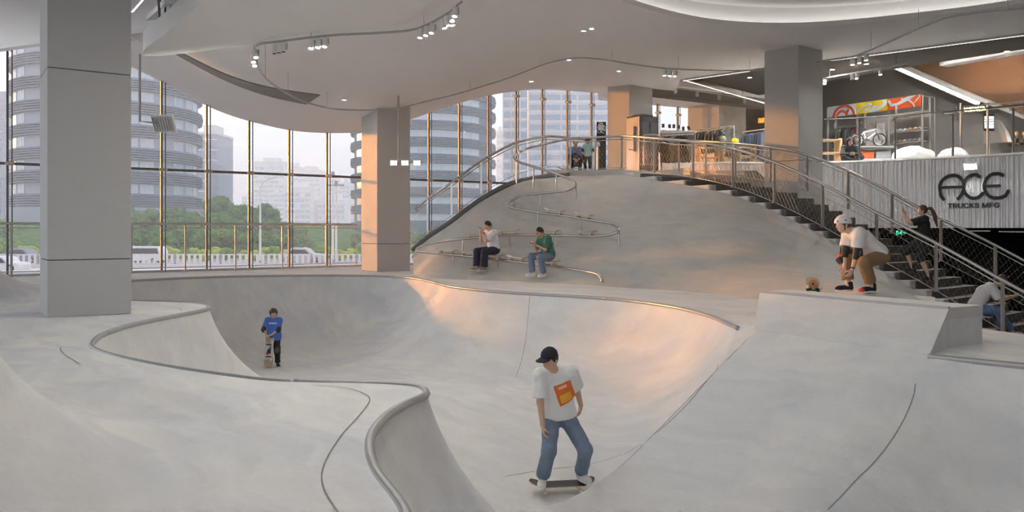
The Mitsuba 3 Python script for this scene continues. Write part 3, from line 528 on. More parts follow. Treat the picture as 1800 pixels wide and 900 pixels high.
def spot(px, lab, group, lit=True, tilt=(0, 0), trk=trc, L=.17, r=.05, power=None):
    k = np.argmin(np.abs((trk[:, 0] / trk[:, 1]) - (px[0] - 900) / FOC) + .6 * np.abs((trk[:, 2] - EYE) / trk[:, 1] - (HOR - px[1]) / FOC) * (len(px) > 1)); p = trk[k]
    p = np.array([(px[0] - 900) / FOC * p[1], p[1], p[2]])
    t = thing('track_spotlight', lab, 'spotlight', group); ax = np.array([tilt[0], tilt[1], -1.]); ax /= np.linalg.norm(ax); c = p + [0, 0, -.05]
    part(t, 'stem', cat([rod(p + [0, 0, -.03], p + [0, 0, -.07], .01, 6), cbox([.03, .03, .12], .006, p + ax * .08 + [.055, 0, -.03])]), 'steel_grey')
    e = c + ax * L
    part(t, 'body', lathe([(.0, 0), (r * .85, 0), (r, .012), (r, L), (r * .82, L), (r * .8, L - .02)], 12, c, frame(np.cross([0, 1, .01], ax), np.cross(ax, np.cross([0, 1, .01], ax)))), 'steel_white', smooth=40)
    if lit: lamp_part(t, 'lens', disk(r * .8, e - ax * .012, ax), WARM * (power or SPOT_POWER))
    else: part(t, 'lens', disk(r * .8, e - ax * .012, ax), 'dark')
    return t
for g, xs, lab, lit, tl in (
        ([('first', 448, 84), ('second', 444, 92), ('third', 446, 99)], 0, '{} of three bunched spotlights at the bend of the track on the far left', True, (.25, -.4)),
        ([('left', 483, 74), ('middle', 491, 73), ('right', 499, 72)], 0, '{} of three unlit spotlights on the track near its left bend', False, (0, -.2)),
        ([('left', 549, 66), ('middle', 561, 65), ('right', 573, 63)], 0, '{} of three lit spotlights on the straight track along the ceiling ridge', True, (-.1, -.3)),
        ([('left', 741, 46), ('middle', 751, 43), ('right', 761, 39)], 0, '{} of three tilted spotlights in the lower cluster left of the ceiling bend', True, (-.15, -.2)),
        ([('left', 777, 28), ('middle', 784, 25), ('right', 791, 22)], 0, '{} of three unlit looking spotlights in the middle cluster near the top edge', True, (.3, -.1)),
        ([('upper', 801, 11), ('lower', 797, 15)], 0, '{} of two bright spotlights in the topmost cluster on the track', True, (-.1, -.3)),
        ([('left', 1168, 119), ('middle', 1177, 120), ('right', 1186, 121)], 0, '{} of three spotlights on the track above the top of the hill', True, (0, -.1)),
        ([('left', 1498, 99), ('middle', 1510, 96), ('right', 1522, 92)], 0, '{} of three spotlights hanging from the track to the side of the dark column', True, (0, -.1))):
    for nme, x, y in g: spot((x, y), lab.format(nme), 'spotlights on the looping track', lit, tl)
def downlight(p, lab, r=.055, power=None, n=(0, 0, -1)):
    t = thing('downlight', lab, 'ceiling light', 'recessed downlights in the ceilings'); p = np.asarray(p, float)
    part(t, 'frame', lathe([(r, 0), (r * 1.3, 0), (r * 1.3, -.012), (r, -.016), (r * .9, 0)], 14, p), 'white', smooth=40)
    lamp_part(t, 'lens', disk(r * .95, p + [0, 0, -.004], n), WARM * (power or DOWN_POWER)); return t
def ceil_hit(px, py, y0=6, y1=30):
    Ys = np.linspace(y0, y1, 900); P = np.array([at(px, py, Y) for Y in Ys]); d = P[:, 2] - ceil_z(P[:, :2]); inside = shapely.contains_xy(ceil_poly, P[:, 0], P[:, 1])
    k = np.argmax((d > -.0) & inside); p = P[k]; return np.array([p[0], p[1], float(ceil_z(p[:2])[0]) - .01])
for px, py, lab in ((605, 174, 'single bright downlight in the white ceiling above the window column'), (1026, 53, 'left of two close downlights high in the white ceiling'), (1040, 49, 'right of two close downlights high in the white ceiling'),
                    (1000, 104, 'downlight beside the crest of the lighting track'), (1088, 124, 'downlight in the white ceiling above the hill top'), (934, 142, 'small downlight in the white ceiling close to the far windows')):
    downlight(ceil_hit(px, py), lab)
# unseen downlights added above the top edge to fill the near floor with light
for (x, y), where in zip(((-1.9, 9.0), (-1.5, 7.4), (-1.3, 5.8), (-1.5, 4.2), (-1.6, 2.6), (-1.5, 1.0), (-2.6, 10.2), (-.2, 10.6), (.6, 8.2), (1.4, 4.6)), ('beside the white fascia above the bowl', 'over the near lip of the bowl', 'over the curved tip of the deck', 'over the foreground deck', 'over the near deck', 'above where the picture is taken', 'close to the column nearest the camera', 'over the middle of the bowl', 'over the foreground skater', 'over the right part of the bowl')):
    downlight([x, y, float(ceil_z([x, y])[0]) - .01], 'unseen fill downlight added to the white ceiling ' + where, .07, NEARFILL)
# three flood lights on a pole, and two more floods
def flood(p, aim, lab, grp=None, lit=True, w=.2, h=.15):
    t = thing('floodlight', lab, 'floodlight', grp); R = frame(np.cross(aim, ZZ), None); aim = np.asarray(aim, float); aim /= np.linalg.norm(aim)
    x = np.cross(aim, ZZ); x /= np.linalg.norm(x); y = np.cross(aim, x); R = np.stack([x, y, aim], 1)
    part(t, 'housing', cbox([w, h, .05], .012, p, R), 'steel_white')
    part(t, 'fins', cat([move(box([.006, h * .8, .03], [q, 0, -.04]), R, p) for q in np.linspace(-w * .4, w * .4, 8)]), 'steel_grey')
    m = move(quadmesh([[-w * .43, -h * .42, .027], [w * .43, -h * .42, .027], [w * .43, h * .42, .027], [-w * .43, h * .42, .027]], [[0, 1, 2, 3]]), R, p)
    lamp_part(t, 'lens', m, np.array([1, .97, .9]) * FLOOD * (6 if lit == 'key' else 1)) if lit else part(t, 'lens', m, 'grey')
    return t
fp = at(700, 190, 22.3); fz = at(700, 287, 22.3)[2]
pole = thing('lamp_pole', 'thin pole hanging from the ceiling to carry three floodlights in front of the column', 'pole')
part(pole, 'tube', rod([fp[0], fp[1] + .06, ceil_z(fp[:2])[0] - .04], [fp[0], fp[1] + .06, fz], .026, 8), 'steel_grey', smooth=40); part(pole, 'crossbar', rod([fp[0] - .2, fp[1] + .06, fz + .03], [fp[0] + .58, fp[1] + .06, fz + .03], .016, 6), 'steel_grey')
for x, n in ((692, 'left'), (712, 'middle'), (733, 'right')): flood(at(x, 286, 22.15), [.25, -.9, -.35], f'{n} of three glaring floodlights on the hanging pole', 'three floodlights on the pole')
la = at(246, 100, 15.0); lb = at(246, 213, 15.0)
arm = thing('lamp_bracket', 'angled steel bracket hanging from the white fascia beside the nearest column', 'lamp bracket')
part(arm, 'tube', tube([la + [0, 0, .05], lb, at(279, 217, 15.07)], .022, 6), 'steel_grey')
flood(at(288, 217, 15.1), [.15, .8, .35], 'square floodlight seen from behind at the end of the angled arm', None, True, .46, .34)
sp, sn = fpt(on_fascia(1709), EYE + (HOR - 293) / FOC * _pY, .2)
flood(sp, [sn[0], sn[1], -.55], 'white floodlight on the fascia above the black lettering', None, 'key', .36, .2)
# light strips along the ceiling edge by the shop and in the oval cove
def strip(a, b, lab, w=.06, grp=None, rad=None, n=ZZ):
    t = thing('light_strip', lab, 'light strip', grp); a, b = np.asarray(a, float), np.asarray(b, float)
    part(t, 'profile', bar(a, b, w * 1.5, .03, n), 'white')
    x = (b - a) / np.linalg.norm(b - a); y = np.cross(n, x); y /= np.linalg.norm(y); o = -np.cross(x, y) * .0175
    lamp_part(t, 'diffuser', mesh_of([a + o - y * w / 2, b + o - y * w / 2, b + o + y * w / 2, a + o + y * w / 2], [[0, 2, 1], [0, 3, 2]]), WARM * (rad or STRIP)); return t
def ez(p): return [p[0], p[1], float(ceil_z(p)[0]) - .04]
for a, b, lab in (((16.0, 15.7), (12.9, 19.1), 'warm light strip along the ceiling edge at the far right'), ((12.8, 19.2), (9.0, 22.65), 'warm light strip along the ceiling edge over the stairs'), ((7.2, 24.3), (5.5, 25.85), 'short warm light strip at the corner of the ceiling over the shop')):
    strip(ez(np.array(a)), ez(np.array(b)), lab)
cv = scaled(1.035); cz = olz + .13
cove = thing('cove_light', 'warm glowing ring of light hidden round the oval ceiling recess', 'cove light')
lamp_part(cove, 'ring', ribbon(np.column_stack([scaled(1.015), cz]), np.column_stack([scaled(1.05), cz])), WARM * COVE)
# linear air grille in the ceiling
gl = np.linspace([-8.45, 20.0], [-5.5, 22.2], 24); gn = np.array([-.63, .777]) * .45
ga, gb = (np.column_stack([q, ceil_z(q)]) for q in (gl - gn, gl + gn))
grille = thing('air_grille', 'long grey slotted air grille set into the white ceiling', 'air grille')
part(grille, 'frame', ribbon(ga - [0, 0, .015], gb - [0, 0, .015]), 'grille_grey')
for q in np.linspace(.04, .96, 15): part(grille, 'slat', tube(ga * (1 - q) + gb * q - [0, 0, .02], .009, 4), 'steel_grey')
# ceiling and soffits of the shop behind the white ceiling
struct('ceiling_shop', cat([prism([(5.6, 26.1), (12.95, 19.35), (16.2, 15.8), (20, 11), (26, 12), (20, 16), (14.2, 22.2), (11.8, 25.1), (10.6, 27.2), (9.2, 29.9)], .3, (0, 0, 6.22))]), 'soffit', label='dark soffit over the shop front')
struct('ceiling_shop', prism([(4.9, 29.2), (10.5, 33.2), (10, 37), (3.6, 33.5), (3.2, 30)], .2, (0, 0, 6.62)), 'plaster', label='pale ceiling beside the far windows')
struct('trim_beam', bar([4.6, 27.9, 6.08], [10.6, 31.7, 6.08], .5, .34), 'soffit_beam', label='dark beam over the clothes racks')
strip([5.6, 26.2, 6.12], [10.2, 31.0, 5.98], 'long warm light strip under the dark beam', .07)
# ---------------------------------------------------------------- the shop on the upper floor
def flat(c, r=.6):                                # one BSDF per colour, shared
    key = 'c_' + '_'.join(f'{int(round(x * 100)):02d}' for x in c) + f'_{int(r * 10)}'
    if key not in scene: scene[key] = plastic(c, r)
    return key
SD = np.array([.576, -.817, 0]); SB = np.array([U[0], U[1], 0]); SF = np.stack([SD, SB, ZZ], 1)   # along the shelves, into the shop, up
S0 = np.array([13.0, 33.0, PZ])
def sh(a, b, z): return S0 + SD * a + SB * b + ZZ * z
struct('wall_back', cat([solid([sh(-6, 4.2, -.2), sh(14, 4.2, -.2), sh(14, 4.2, 7), sh(-6, 4.2, 7)], .2, SB)]), 'shopgrey', label='grey back wall of the shop')
struct('wall_pier', cat([box([1.75, 1.75, 4.6], [*(np.array([8.78, 34.0]) + (U + V)[:2] * .875), PZ + 2.2], np.stack([U, V, ZZ], 1))]), 'pier', label='pale wall pier by the far window, lit orange by the sun')
struct('wall_pier', cat([bar([11.6, 34.6, 5.1], [12.9, 35.5, 5.1], 1.6, 4.2)]), 'brown', label='brown wall beside the shelves')
struct('wall_pier', cat([bar([9.9, 36.1, 5.1], [11.7, 37.4, 5.1], .3, 4.2)]), 'pier', label='pale wall strip lit by the sun behind the dark column')
# underside of the stairs that climb behind the shop, with a light strip along its lower edge
st = [sh(1.0, 3.5, 5.3), sh(8.6, 3.5, .9), sh(16, 3.5, .9), sh(16, 3.5, 7.5), sh(1.0, 3.5, 7.5)]
struct('wall_stair', solid(st, .3, SB), 'brown', label='big brown side wall of the stairs rising behind the shop')
struct('trim_stair', solid([sh(.9, 3.38, 5.42), sh(1.0, 3.38, 5.02), sh(9.0, 3.38, .55), sh(9.0, 3.38, 1.0)], .12, SB), 'plaster', label='pale sloping edge under the brown stair wall')
strip(sh(1.0, 3.22, 5.0), sh(4.45, 3.22, 2.98), 'upper bright light strip along the sloping underside of the stairs', .13, None, .3, SB)
strip(sh(6.2, 3.22, 1.98), sh(9.2, 3.22, .22), 'lower bright light strip sloping down behind the reception desk', .13, None, .3, SB)
struct('trim_bulkhead', bar(sh(4.2, 1.0, 4.35), sh(8.4, .2, 4.25), .5, .25), 'plaster', label='pale bulkhead under the dark soffit')

# three bays of metal shelving with painted headers
rack = thing('shelving_unit', 'tall metal shelving of three bays with painted red, yellow and orange header boards', 'shelves')
for a in (0, 1.3, 2.6, 3.9):
    for b in (0, .55): part(rack, 'post', box([.06, .05, 3.1], sh(a, b, 1.55), SF), 'steel_grey')
for z in (2.35, 1.82, 1.40, 1.0, .3):
    part(rack, 'shelf', box([1.24, .5, .03], sh(3.25, .28, z), SF), 'steel_grey')
for z in (1.0, .3): part(rack, 'shelf', box([1.24, .5, .03], sh(1.95, .28, z), SF), 'steel_grey')
part(rack, 'back_panel', box([2.5, .02, 2.6], sh(2.6, .56, 1.3), SF), 'shopgrey')
part(rack, 'top_frame', cat([bar(sh(3.9, 0, 3.08), sh(3.9, .9, 3.08), .03), bar(sh(3.9, .9, 3.08), sh(3.9, .9, 0), .03), *[bar(sh(3.9, 0, z), sh(3.9, .9, z + .02), .02) for z in (2.4, 1.9, 1.4, .9)]]), 'steel_grey')
def header(k, base, fg, shapes, lab):
    h = part(rack, 'header_board', box([1.29, .03, .44], sh(.65 + 1.3 * k, -.06, 2.9), SF), flat(base), label=lab)
    clip = shapely.box(-.645, -.22, .645, .22)
    g = shapely.union_all(shapes).intersection(clip)
    if not g.is_empty: part(h, 'motif', move(prism(g, .004), np.stack([SD, ZZ, -SB], 1), sh(.65 + 1.3 * k, -.0755, 2.9)), flat(fg))
def ring(cx, cy, r, w, a0, a1): return stroke(arc(cx, cy, r, r, a0, a1, 20), w)
header(0, (.50, .55, .58), (.62, .09, .05), [ring(.1, -.28, .46, .1, 0, 180), ring(.02, -.25, .22, .1, 20, 200), stroke([(.22, -.15), (.30, -.02)], .1)], 'pale header board with red arcs')
header(1, (.75, .55, .02), (.55, .62, .64), [stroke([(-.6, -.12), (-.4, .02), (-.1, .13), (.0, .1), (-.15, .0), (-.3, -.1), (-.2, -.13), (.0, -.02), (.12, .02)], .06), stroke([(-.05, -.2), (.2, -.13), (.42, -.05), (.56, .08), (.5, .2)], .14), stroke([(.0, -.15), (.1, -.05), (.22, .0)], .07)], 'yellow header board with pale loops')
header(2, (.66, .10, .03), (.55, .62, .64), [stroke([(-.6, .12), (-.5, -.05), (-.2, -.02), (.2, .12), (.5, .3)], .1), stroke([(-.3, -.3), (-.3, -.05), (.0, .12), (.2, .2)], .07), stroke([(-.1, .16), (.2, .05), (.36, -.1), (.4, -.22)], .06), stroke([(.38, -.05), (.55, .1), (.62, .25)], .035)], 'orange red header board with pale crossing lines')
hel = []
for r_, (z, cols) in enumerate(((2.365, [(.55, .45, .06), (.7, .7, .68), (.72, .55, .2), (.72, .52, .15), (.25, .28, .26), (.62, .5, .3)]), (1.835, [(.7, .7, .72), (.62, .62, .63), (.72, .72, .74), (.6, .45, .25), (.7, .45, .15), (.5, .5, .5)]), (1.415, [(.6, .6, .6), (.6, .45, .28), (.7, .68, .65), (.66, .66, .68), (.62, .62, .66), (.5, .5, .52)]))):
    for c_, col in enumerate(cols):
        a = 2.78 + c_ * .19; p = sh(a, .2, z + .085)
        t = thing('helmet', f'{["first", "second", "third", "fourth", "fifth", "sixth"][c_]} helmet on the {["top", "middle", "lower"][r_]} shelf of helmets under the orange header board', 'helmet', 'helmets on the shelves')
        m = trimesh.creation.icosphere(2, 1.0); v = m.vertices * [.082, .1, .085]; v[:, 2] = np.where(v[:, 2] < -.03, -.03 + (v[:, 2] + .03) * .3, v[:, 2]); m.vertices = v
        part(t, 'shell', move(m, SF, p - [0, 0, .035]), flat(col, .3), smooth=True)
        part(t, 'rim', move(tube([(.082 * math.cos(q), .1 * math.sin(q), -.03) for q in np.linspace(0, 2 * np.pi, 13)[:-1]], .008, 5, True), SF, p - [0, 0, .035]), 'dark')
        part(t, 'vent', cat([move(cbox([.012, .05, .012], .003), SF, p + SD * q + [0, 0, .043]) for q in (-.035, 0, .035)]), 'dark')
# bay 1: hanging clothes
def garment(p, x, n, w, h, col, lab, grp, th=.07, sleeves=True):   # x: along the shoulders, n: thickness direction
    t = thing('hanging_jacket' if sleeves else 'hanging_trousers', lab, 'clothes', grp)
    if sleeves: pl = [(-.16, 1), (.16, 1), (.5, .9), (.62, .45), (.52, .38), (.40, .62), (.38, 0), (-.38, 0), (-.40, .62), (-.52, .38), (-.62, .45), (-.5, .9)]
    else: pl = [(-.42, 1), (.42, 1), (.46, 0), (.06, 0), (0, .6), (-.06, 0), (-.46, 0)]
    g = Polygon([(a * w, (b - 1) * h) for a, b in pl]).buffer(.012).simplify(.004); m = prism(g, th, (0, 0, -th / 2)); v = np.array(m.vertices)
    v[:, 2] *= .75 + .5 * meshkit.noise(np.column_stack([v[:, :2] * 9, v[:, 2] * 0]), len(used)); m.vertices = v
    R = np.stack([np.asarray(x, float), ZZ, np.cross(x, ZZ)], 1); part(t, 'cloth', move(m, R, p), flat(col, .85), smooth=30)
    part(t, 'hanger', move(tube([(0, .01, 0), (0, .05, 0), (.02, .075, 0), (.035, .06, 0)], .004, 5), R, p), 'steel_grey'); return t
crail = thing('clothes_rail', 'steel rail with dark clothes in the first shelving bay', 'clothes rail')
part(crail, 'bar', rod(sh(.1, .27, 2.3), sh(1.2, .27, 2.3), .016, 8), 'steel_grey'); part(crail, 'bracket', cat([box([.03, .05, .2], sh(q, .27, 2.38), SF) for q in (.12, 1.18)]), 'steel_grey')
for k, (a, col, nm) in enumerate(((.22, (.04, .04, .05), 'black'), (.36, (.2, .2, .08), 'olive'), (.5, (.08, .10, .07), 'dark green'), (.64, (.03, .03, .03), 'jet black'), (.78, (.16, .16, .16), 'grey'), (.92, (.05, .05, .07), 'blue black'), (1.06, (.14, .02, .02), 'dark red'))):
    garment(sh(a, .27, 2.2), SB, SD, .5, .95, col, f'{nm} jacket hanging in the first shelving bay behind the bike', 'jackets in the first shelving bay')
jk = garment(sh(1.95, .1, 2.05), SD, SB, .8, .8, (.62, .62, .6), 'white jacket displayed behind the bicycle', None, .12)
sg = single('price_sign', box([.32, .02, .28], sh(2.0, .5, 2.15), SF), flat((.6, .6, .6)), 'small white price sign on the back panel above the bicycle', 'sign')
# BMX bike on a display bench
bp = at(1526, 258, 25.9); bx, by = np.array([.99, -.14, 0]), np.array([.14, .99, 0]); BF = np.stack([bx, ZZ, -by], 1)
sc_ = 58 / FOC * 25.9 / 1.28
def bk_(x, y, z=0): return bp + BF @ (np.array([x, y, z]) * sc_)
bench = thing('display_bench', 'low metal frame bench with crates that carries the bicycle', 'display bench')
for x in (-.95, .75):
    for y in (-.3, .3): part(bench, 'leg', bar(bp + bx * x + by * y - [0, 0, bp[2] - PZ], bp + bx * x + by * y - [0, 0, .02], .05), 'steel_grey')
part(bench, 'top', cbox([1.8, .7, .04], .008, bp + bx * -.1 - [0, 0, .03], np.stack([bx, by, ZZ], 1)), 'grille_grey')
part(bench, 'shelf', box([1.7, .6, .03], bp + bx * -.1 - [0, 0, .42], np.stack([bx, by, ZZ], 1)), 'steel_grey')
crates_l = [(.02, -.75), (.60, -.1)]
for k, (q, col) in enumerate(((-.62, (.62, .12, .03)), (-.1, (.62, .12, .03)), (.42, (.3, .33, .35)))):
    t = thing('storage_crate', ['orange crate at the left end under the bicycle bench', 'orange crate in the middle under the bicycle bench', 'grey crate at the right end under the bicycle bench'][k], 'crate', 'crates under the bench')
    part(t, 'body', cbox([.46, .4, .2], .015, bp + bx * q - [0, 0, .297], np.stack([bx, by, ZZ], 1)), flat(col)); part(t, 'rim', cbox([.48, .42, .03], .01, bp + bx * q - [0, 0, .192], np.stack([bx, by, ZZ], 1)), flat(col))
bike = thing('bicycle', 'small white and black stunt bicycle standing on the display bench', 'bicycle')
def wheel(cx, cy, r):
    w = part(bike, 'wheel', tube([bk_(cx + r * math.cos(q), cy + r * math.sin(q)) for q in np.linspace(0, 2 * np.pi, 29)[:-1]], .03 * sc_, 7, True), 'black', smooth=True)
    part(w, 'rim', tube([bk_(cx + r * .88 * math.cos(q), cy + r * .88 * math.sin(q)) for q in np.linspace(0, 2 * np.pi, 29)[:-1]], .014 * sc_, 5, True), 'steel_white')
    part(w, 'spokes', cat([rod(bk_(cx, cy), bk_(cx + r * .88 * math.cos(q), cy + r * .88 * math.sin(q)), .0035 * sc_, 4) for q in np.linspace(0, 2 * np.pi, 17)[:-1]]), 'steel'); part(w, 'hub', rod(bk_(cx, cy, -.05), bk_(cx, cy, .05), .03 * sc_, 8), 'steel')
wheel(-.42, .26, .235); wheel(.42, .26, .235)
BB, HT, HB_, STP = (-.06, .27), (.26, .66), (.29, .56), (-.16, .56)
for a, b, r in ((BB, HB_, .022), (STP, HT, .018), (BB, STP, .017), ((-.42, .26), BB, .013), ((-.42, .26), STP, .012)): part(bike, 'frame_tube', rod(bk_(*a), bk_(*b), r * sc_, 8), 'white')
part(bike, 'fork', cat([tube([bk_(*HT), bk_(*HB_), bk_(.36, .45, s * .05), bk_(.42, .26, s * .05)], .014 * sc_, 6) for s in (-1, 1)]), 'black')
part(bike, 'handlebar', tube([bk_(.18, .93, -.33), bk_(.22, .93, -.2), bk_(.25, .72, -.06), bk_(.25, .72, .06), bk_(.22, .93, .2), bk_(.18, .93, .33)], .012 * sc_, 6), 'black'); part(bike, 'grip', cat([rod(bk_(.18, .93, s * .33), bk_(.22, .93, s * .21), .02 * sc_, 7) for s in (-1, 1)]), 'dark')
part(bike, 'seat_post', rod(bk_(*STP), bk_(-.19, .66), .013 * sc_, 6), 'steel'); part(bike, 'seat', cbox([.26 * sc_, .12 * sc_, .05 * sc_], .02, bk_(-.2, .68), np.stack([bx, by, ZZ], 1)), 'black')
part(bike, 'crank', cat([rod(bk_(*BB, -.06), bk_(*BB, .06), .06 * sc_, 10), bar(bk_(-.06, .27, .07), bk_(.08, .21, .07), .02), bar(bk_(-.06, .27, -.07), bk_(-.2, .33, -.07), .02), box([.09, .07, .02], bk_(.09, .2, .12)), box([.09, .07, .02], bk_(-.2, .33, -.12))]), 'dark')
# display bench left of it, bean bags, reception desk and screen
for k, (px, y, w) in enumerate(((1452, 25.2, .75),)):
    t = thing('display_shelf', 'pale wooden display shelf beside the dark column', 'shelf'); p = at(px, 287, y); p[2] = PZ
    for x in (-w / 2, w / 2): part(t, 'side', box([.06, .5, .95], p + [x, 0, .475]), 'wood')
    for z in (.9, .5, .1): part(t, 'board', box([w, .5, .04], p + [0, 0, z]), 'wood')
def blob(p, s, col, lab, catn, seed, name='bean_bag'):
    m = trimesh.creation.icosphere(4, 1.0); v = m.vertices.copy(); v *= (1 + .16 * (meshkit.fbm(v * 2.2 + seed, 3, seed) - .5)[:, None] * 2); v[:, 2] = np.where(v[:, 2] < -.25, -.25 + (v[:, 2] + .25) * .05, v[:, 2]); v *= s; m.vertices = v
    v[:, 2] -= v[:, 2].min(); m.vertices = v + p; return single(name, m, col, lab, catn, smooth=True)
pb = at(1605, 280, 24.0); blob([pb[0], pb[1], PZ + .13], [.62, .45, .36], 'cloth_white', 'big lumpy white bean bag behind the glass balustrade', 'bean bag', 3)
pb = at(1676, 281, 23.8); blob([pb[0], pb[1], PZ + .13], [.42, .38, .32], 'cloth_white', 'smaller white bean bag next to the big one, towards the steel pole', 'bean bag', 8)
desk = thing('reception_desk', 'curved pale grey reception desk with a wrapping wall behind the glass', 'desk')
dc = at(1722, 262, 27.5); dc[2] = PZ
dpts = resample(spline([dc + [-1.25, -.5, 0], dc + [-.6, -.75, 0], dc + [.3, -.7, 0], dc + [1.0, -.2, 0], dc + [1.25, .5, 0], dc + [.9, 1.2, 0]], 8), .08)
hts = 1.0 + .0 * dpts[:, 0]; nn_ = np.gradient(dpts, axis=0); nn_ /= np.linalg.norm(nn_, axis=1, keepdims=True); inn = np.stack([-nn_[:, 1], nn_[:, 0], 0 * nn_[:, 0]], 1)
ht2 = np.interp(np.arange(len(dpts)) / len(dpts), [0, .25, .5, .7, .85, 1], [.75, .95, 1.05, 1.12, 1.95, 2.1])
part(desk, 'front', ribbon(dpts + ZZ * ht2[:, None], dpts), 'shopgrey', smooth=True); part(desk, 'back', ribbon(dpts + inn * .12, dpts + inn * .12 + ZZ * ht2[:, None]), 'shopgrey', smooth=True); part(desk, 'top', ribbon(dpts + inn * .12 + ZZ * ht2[:, None], dpts + ZZ * ht2[:, None]), 'plaster')
scr = thing('display_screen', 'upright lit display screen on a stand beside the curved desk', 'screen'); pc = at(1738, 215, 26.3)
part(scr, 'bezel', cbox([.36, .05, .57], .012, pc), 'black'); lamp_part(scr, 'panel', quadmesh([pc + [-.155, -.028, -.2], pc + [.155, -.028, -.2], pc + [.155, -.028, .2], pc + [-.155, -.028, .2]], [[0, 1, 2, 3]]), np.array([.30, .42, .46]) * .10)
part(scr, 'picture_band', cat([box([.3, .004, .02], pc + [0, -.031, q]) for q in (.09, -.06, .02)]), flat((.05, .08, .1))); part(scr, 'stand', rod(pc - [0, 0, .28], [pc[0], pc[1], PZ], .03, 8), 'steel_white'); part(scr, 'foot', lathe([(0, 0), (.22, 0), (.22, .02), (0, .03)], 16, [pc[0], pc[1], PZ + .001]), 'steel_grey')
cnt = thing('counter', 'dark topped counter that carries two trophies', 'counter'); ct = at(1806, 252, 26.5); part(cnt, 'top', box([1.5, .6, .08], ct + [.3, 0, -.04]), 'black'); part(cnt, 'body', box([1.4, .5, ct[2] - .08 - PZ], [ct[0] + .32, ct[1], (PZ + ct[2] - .08) / 2]), 'wood_dark')
for k, px in enumerate((1787, 1800)):
    tp = at(px, 252, 26.5); t = thing('trophy', ['golden trophy on a dark base, at the outer end of the counter', 'golden trophy on a dark base, at the picture edge'][k], 'trophy', 'trophies on the counter')
    part(t, 'base', cbox([.12, .1, .16], .01, tp + [0, 0, .08]), 'dark'); part(t, 'cup', lathe([(.015, 0), (.015, .08), (.05, .12), (.06, .2), (.03, .24), (0, .25)], 12, tp + [0, 0, .16]), 'gold', smooth=40)
# glass balustrade along the floor edge
bal = thing('glass_balustrade', 'clear glass balustrade with steel posts above the corrugated fascia', 'balustrade')
bpx = [1450, 1510, 1572, 1673, 1779, 1880]; bs = [on_fascia(q) for q in bpx]
for a, b in zip(bs[:-1], bs[1:]):
    for q0, q1 in zip(np.linspace(a, b, 3)[:-1], np.linspace(a, b, 3)[1:]):
        A, _ = fpt(q0 + .02, PZ + .14, -.09); B, _ = fpt(q1 - .02, PZ + .14, -.09); part(bal, 'pane', quadmesh([A, B, B + [0, 0, 1.15], A + [0, 0, 1.15]], [[0, 1, 2, 3]]), 'glass')
for s in bs[1:]:
    p, n = fpt(s, PZ + .1, -.14); t = part(bal, 'post', rod(p, p + [0, 0, 1.25], .03, 8), 'steel_dark'); part(t, 'bracket', bar(p + [-.1, 0, 1.2], p + [.1, 0, 1.2], .03), 'steel')
part(bal, 'top_rail', tube([fpt(q, PZ + 1.42, -.13)[0] for q in np.linspace(bs[0], bs[-1], 24)], .022, 6), 'steel_dark')
pol = thing('steel_pole', 'tall steel pole pair carrying the yellow light sign', 'pole'); 
for k, px in enumerate((1689, 1736)):
    p = at(px, 262, 24.6); part(pol, 'tube', rod([p[0], p[1], PZ], at(px, 181, 24.6), .035, 8), 'steel')
part(pol, 'crossbar', cat([rod(at(1660, 200, 24.6), at(1830, 183, 24.6), .02, 6), rod(at(1689, 187, 24.6), at(1830, 176, 24.6), .02, 6)]), 'steel')
led = thing('light_sign', 'small glowing yellow light sign hung between steel poles', 'sign')
part(led, 'backing', bar(at(1694, 193, 24.5), at(1733, 190, 24.5), .02, .17), 'dark')
lamp_part(led, 'tube', cat([tube([at(px, 193 - (px - 1694) * .077 + 2.6 * math.sin(px * 1.3) + o, 24.45) for px in np.linspace(1695, 1732, 34)], .016, 5) for o in (-1, 1.2)]), np.array([1, .85, .25]) * .22)
fl = single('pennant', solid([at(1679, 190, 24.5), at(1682, 188, 24.5), at(1685, 218, 24.5)], .01, [0, -1, 0]), 'dark', 'dark folded pennant hanging from the pole beside the light sign', 'flag')
# ---- towards the far windows: cabinet, banner, racks
cab = thing('black_cabinet', 'tall black cabinet with a silver side door beside the sunlit column', 'cabinet')
cn = np.array([at(1125, 298, 25.6)[0], 25.6, 2.98]); CR = np.stack([U, V, ZZ], 1)
part(cab, 'body', cbox([.85, .62, 1.9], .015, cn + U * .425 + V * .31 + ZZ * .952, CR), 'black')
dr_ = part(cab, 'side_door', box([.02, .58, 1.8], cn - U * .013 + V * .31 + ZZ * .95, CR), 'steel', label='brushed silver door')
part(dr_, 'handle', bar(cn - U * .05 + V * .22 + ZZ * .75, cn - U * .05 + V * .22 + ZZ * 1.55, .03), 'dark')
part(dr_, 'latch', bar(cn - U * .05 + V * .12 + ZZ * .78, cn - U * .05 + V * .45 + ZZ * .83, .03), 'dark')
part(cab, 'front_panel', cat([box([.30, .012, 1.5], cn + U * q - V * .005 + ZZ * .95, CR) for q in (.24, .6)]), 'dark')
part(cab, 'top_box', box([.5, .4, .06], cn + U * .42 + V * .3 + ZZ * 1.935, CR), 'dark')
bn = thing('banner_board', 'narrow black board with white patterned top standing by the window', 'banner'); bb = at(1057, 300, 25.9)
part(bn, 'board', cbox([.30, .04, 1.58], .008, bb + [0, 0, .785]), 'black'); rr = np.random.default_rng(4)
part(bn, 'pattern', cat([move(prism(ring(rr.uniform(-.1, .1), rr.uniform(.42, .74), rr.uniform(.03, .06), .016, 0, 300), .003), np.stack([[1, 0, 0], ZZ, [0, -1, 0]], 1), bb + [0, -.021, .785]) for _ in range(16)]), 'white', kind='stuff')
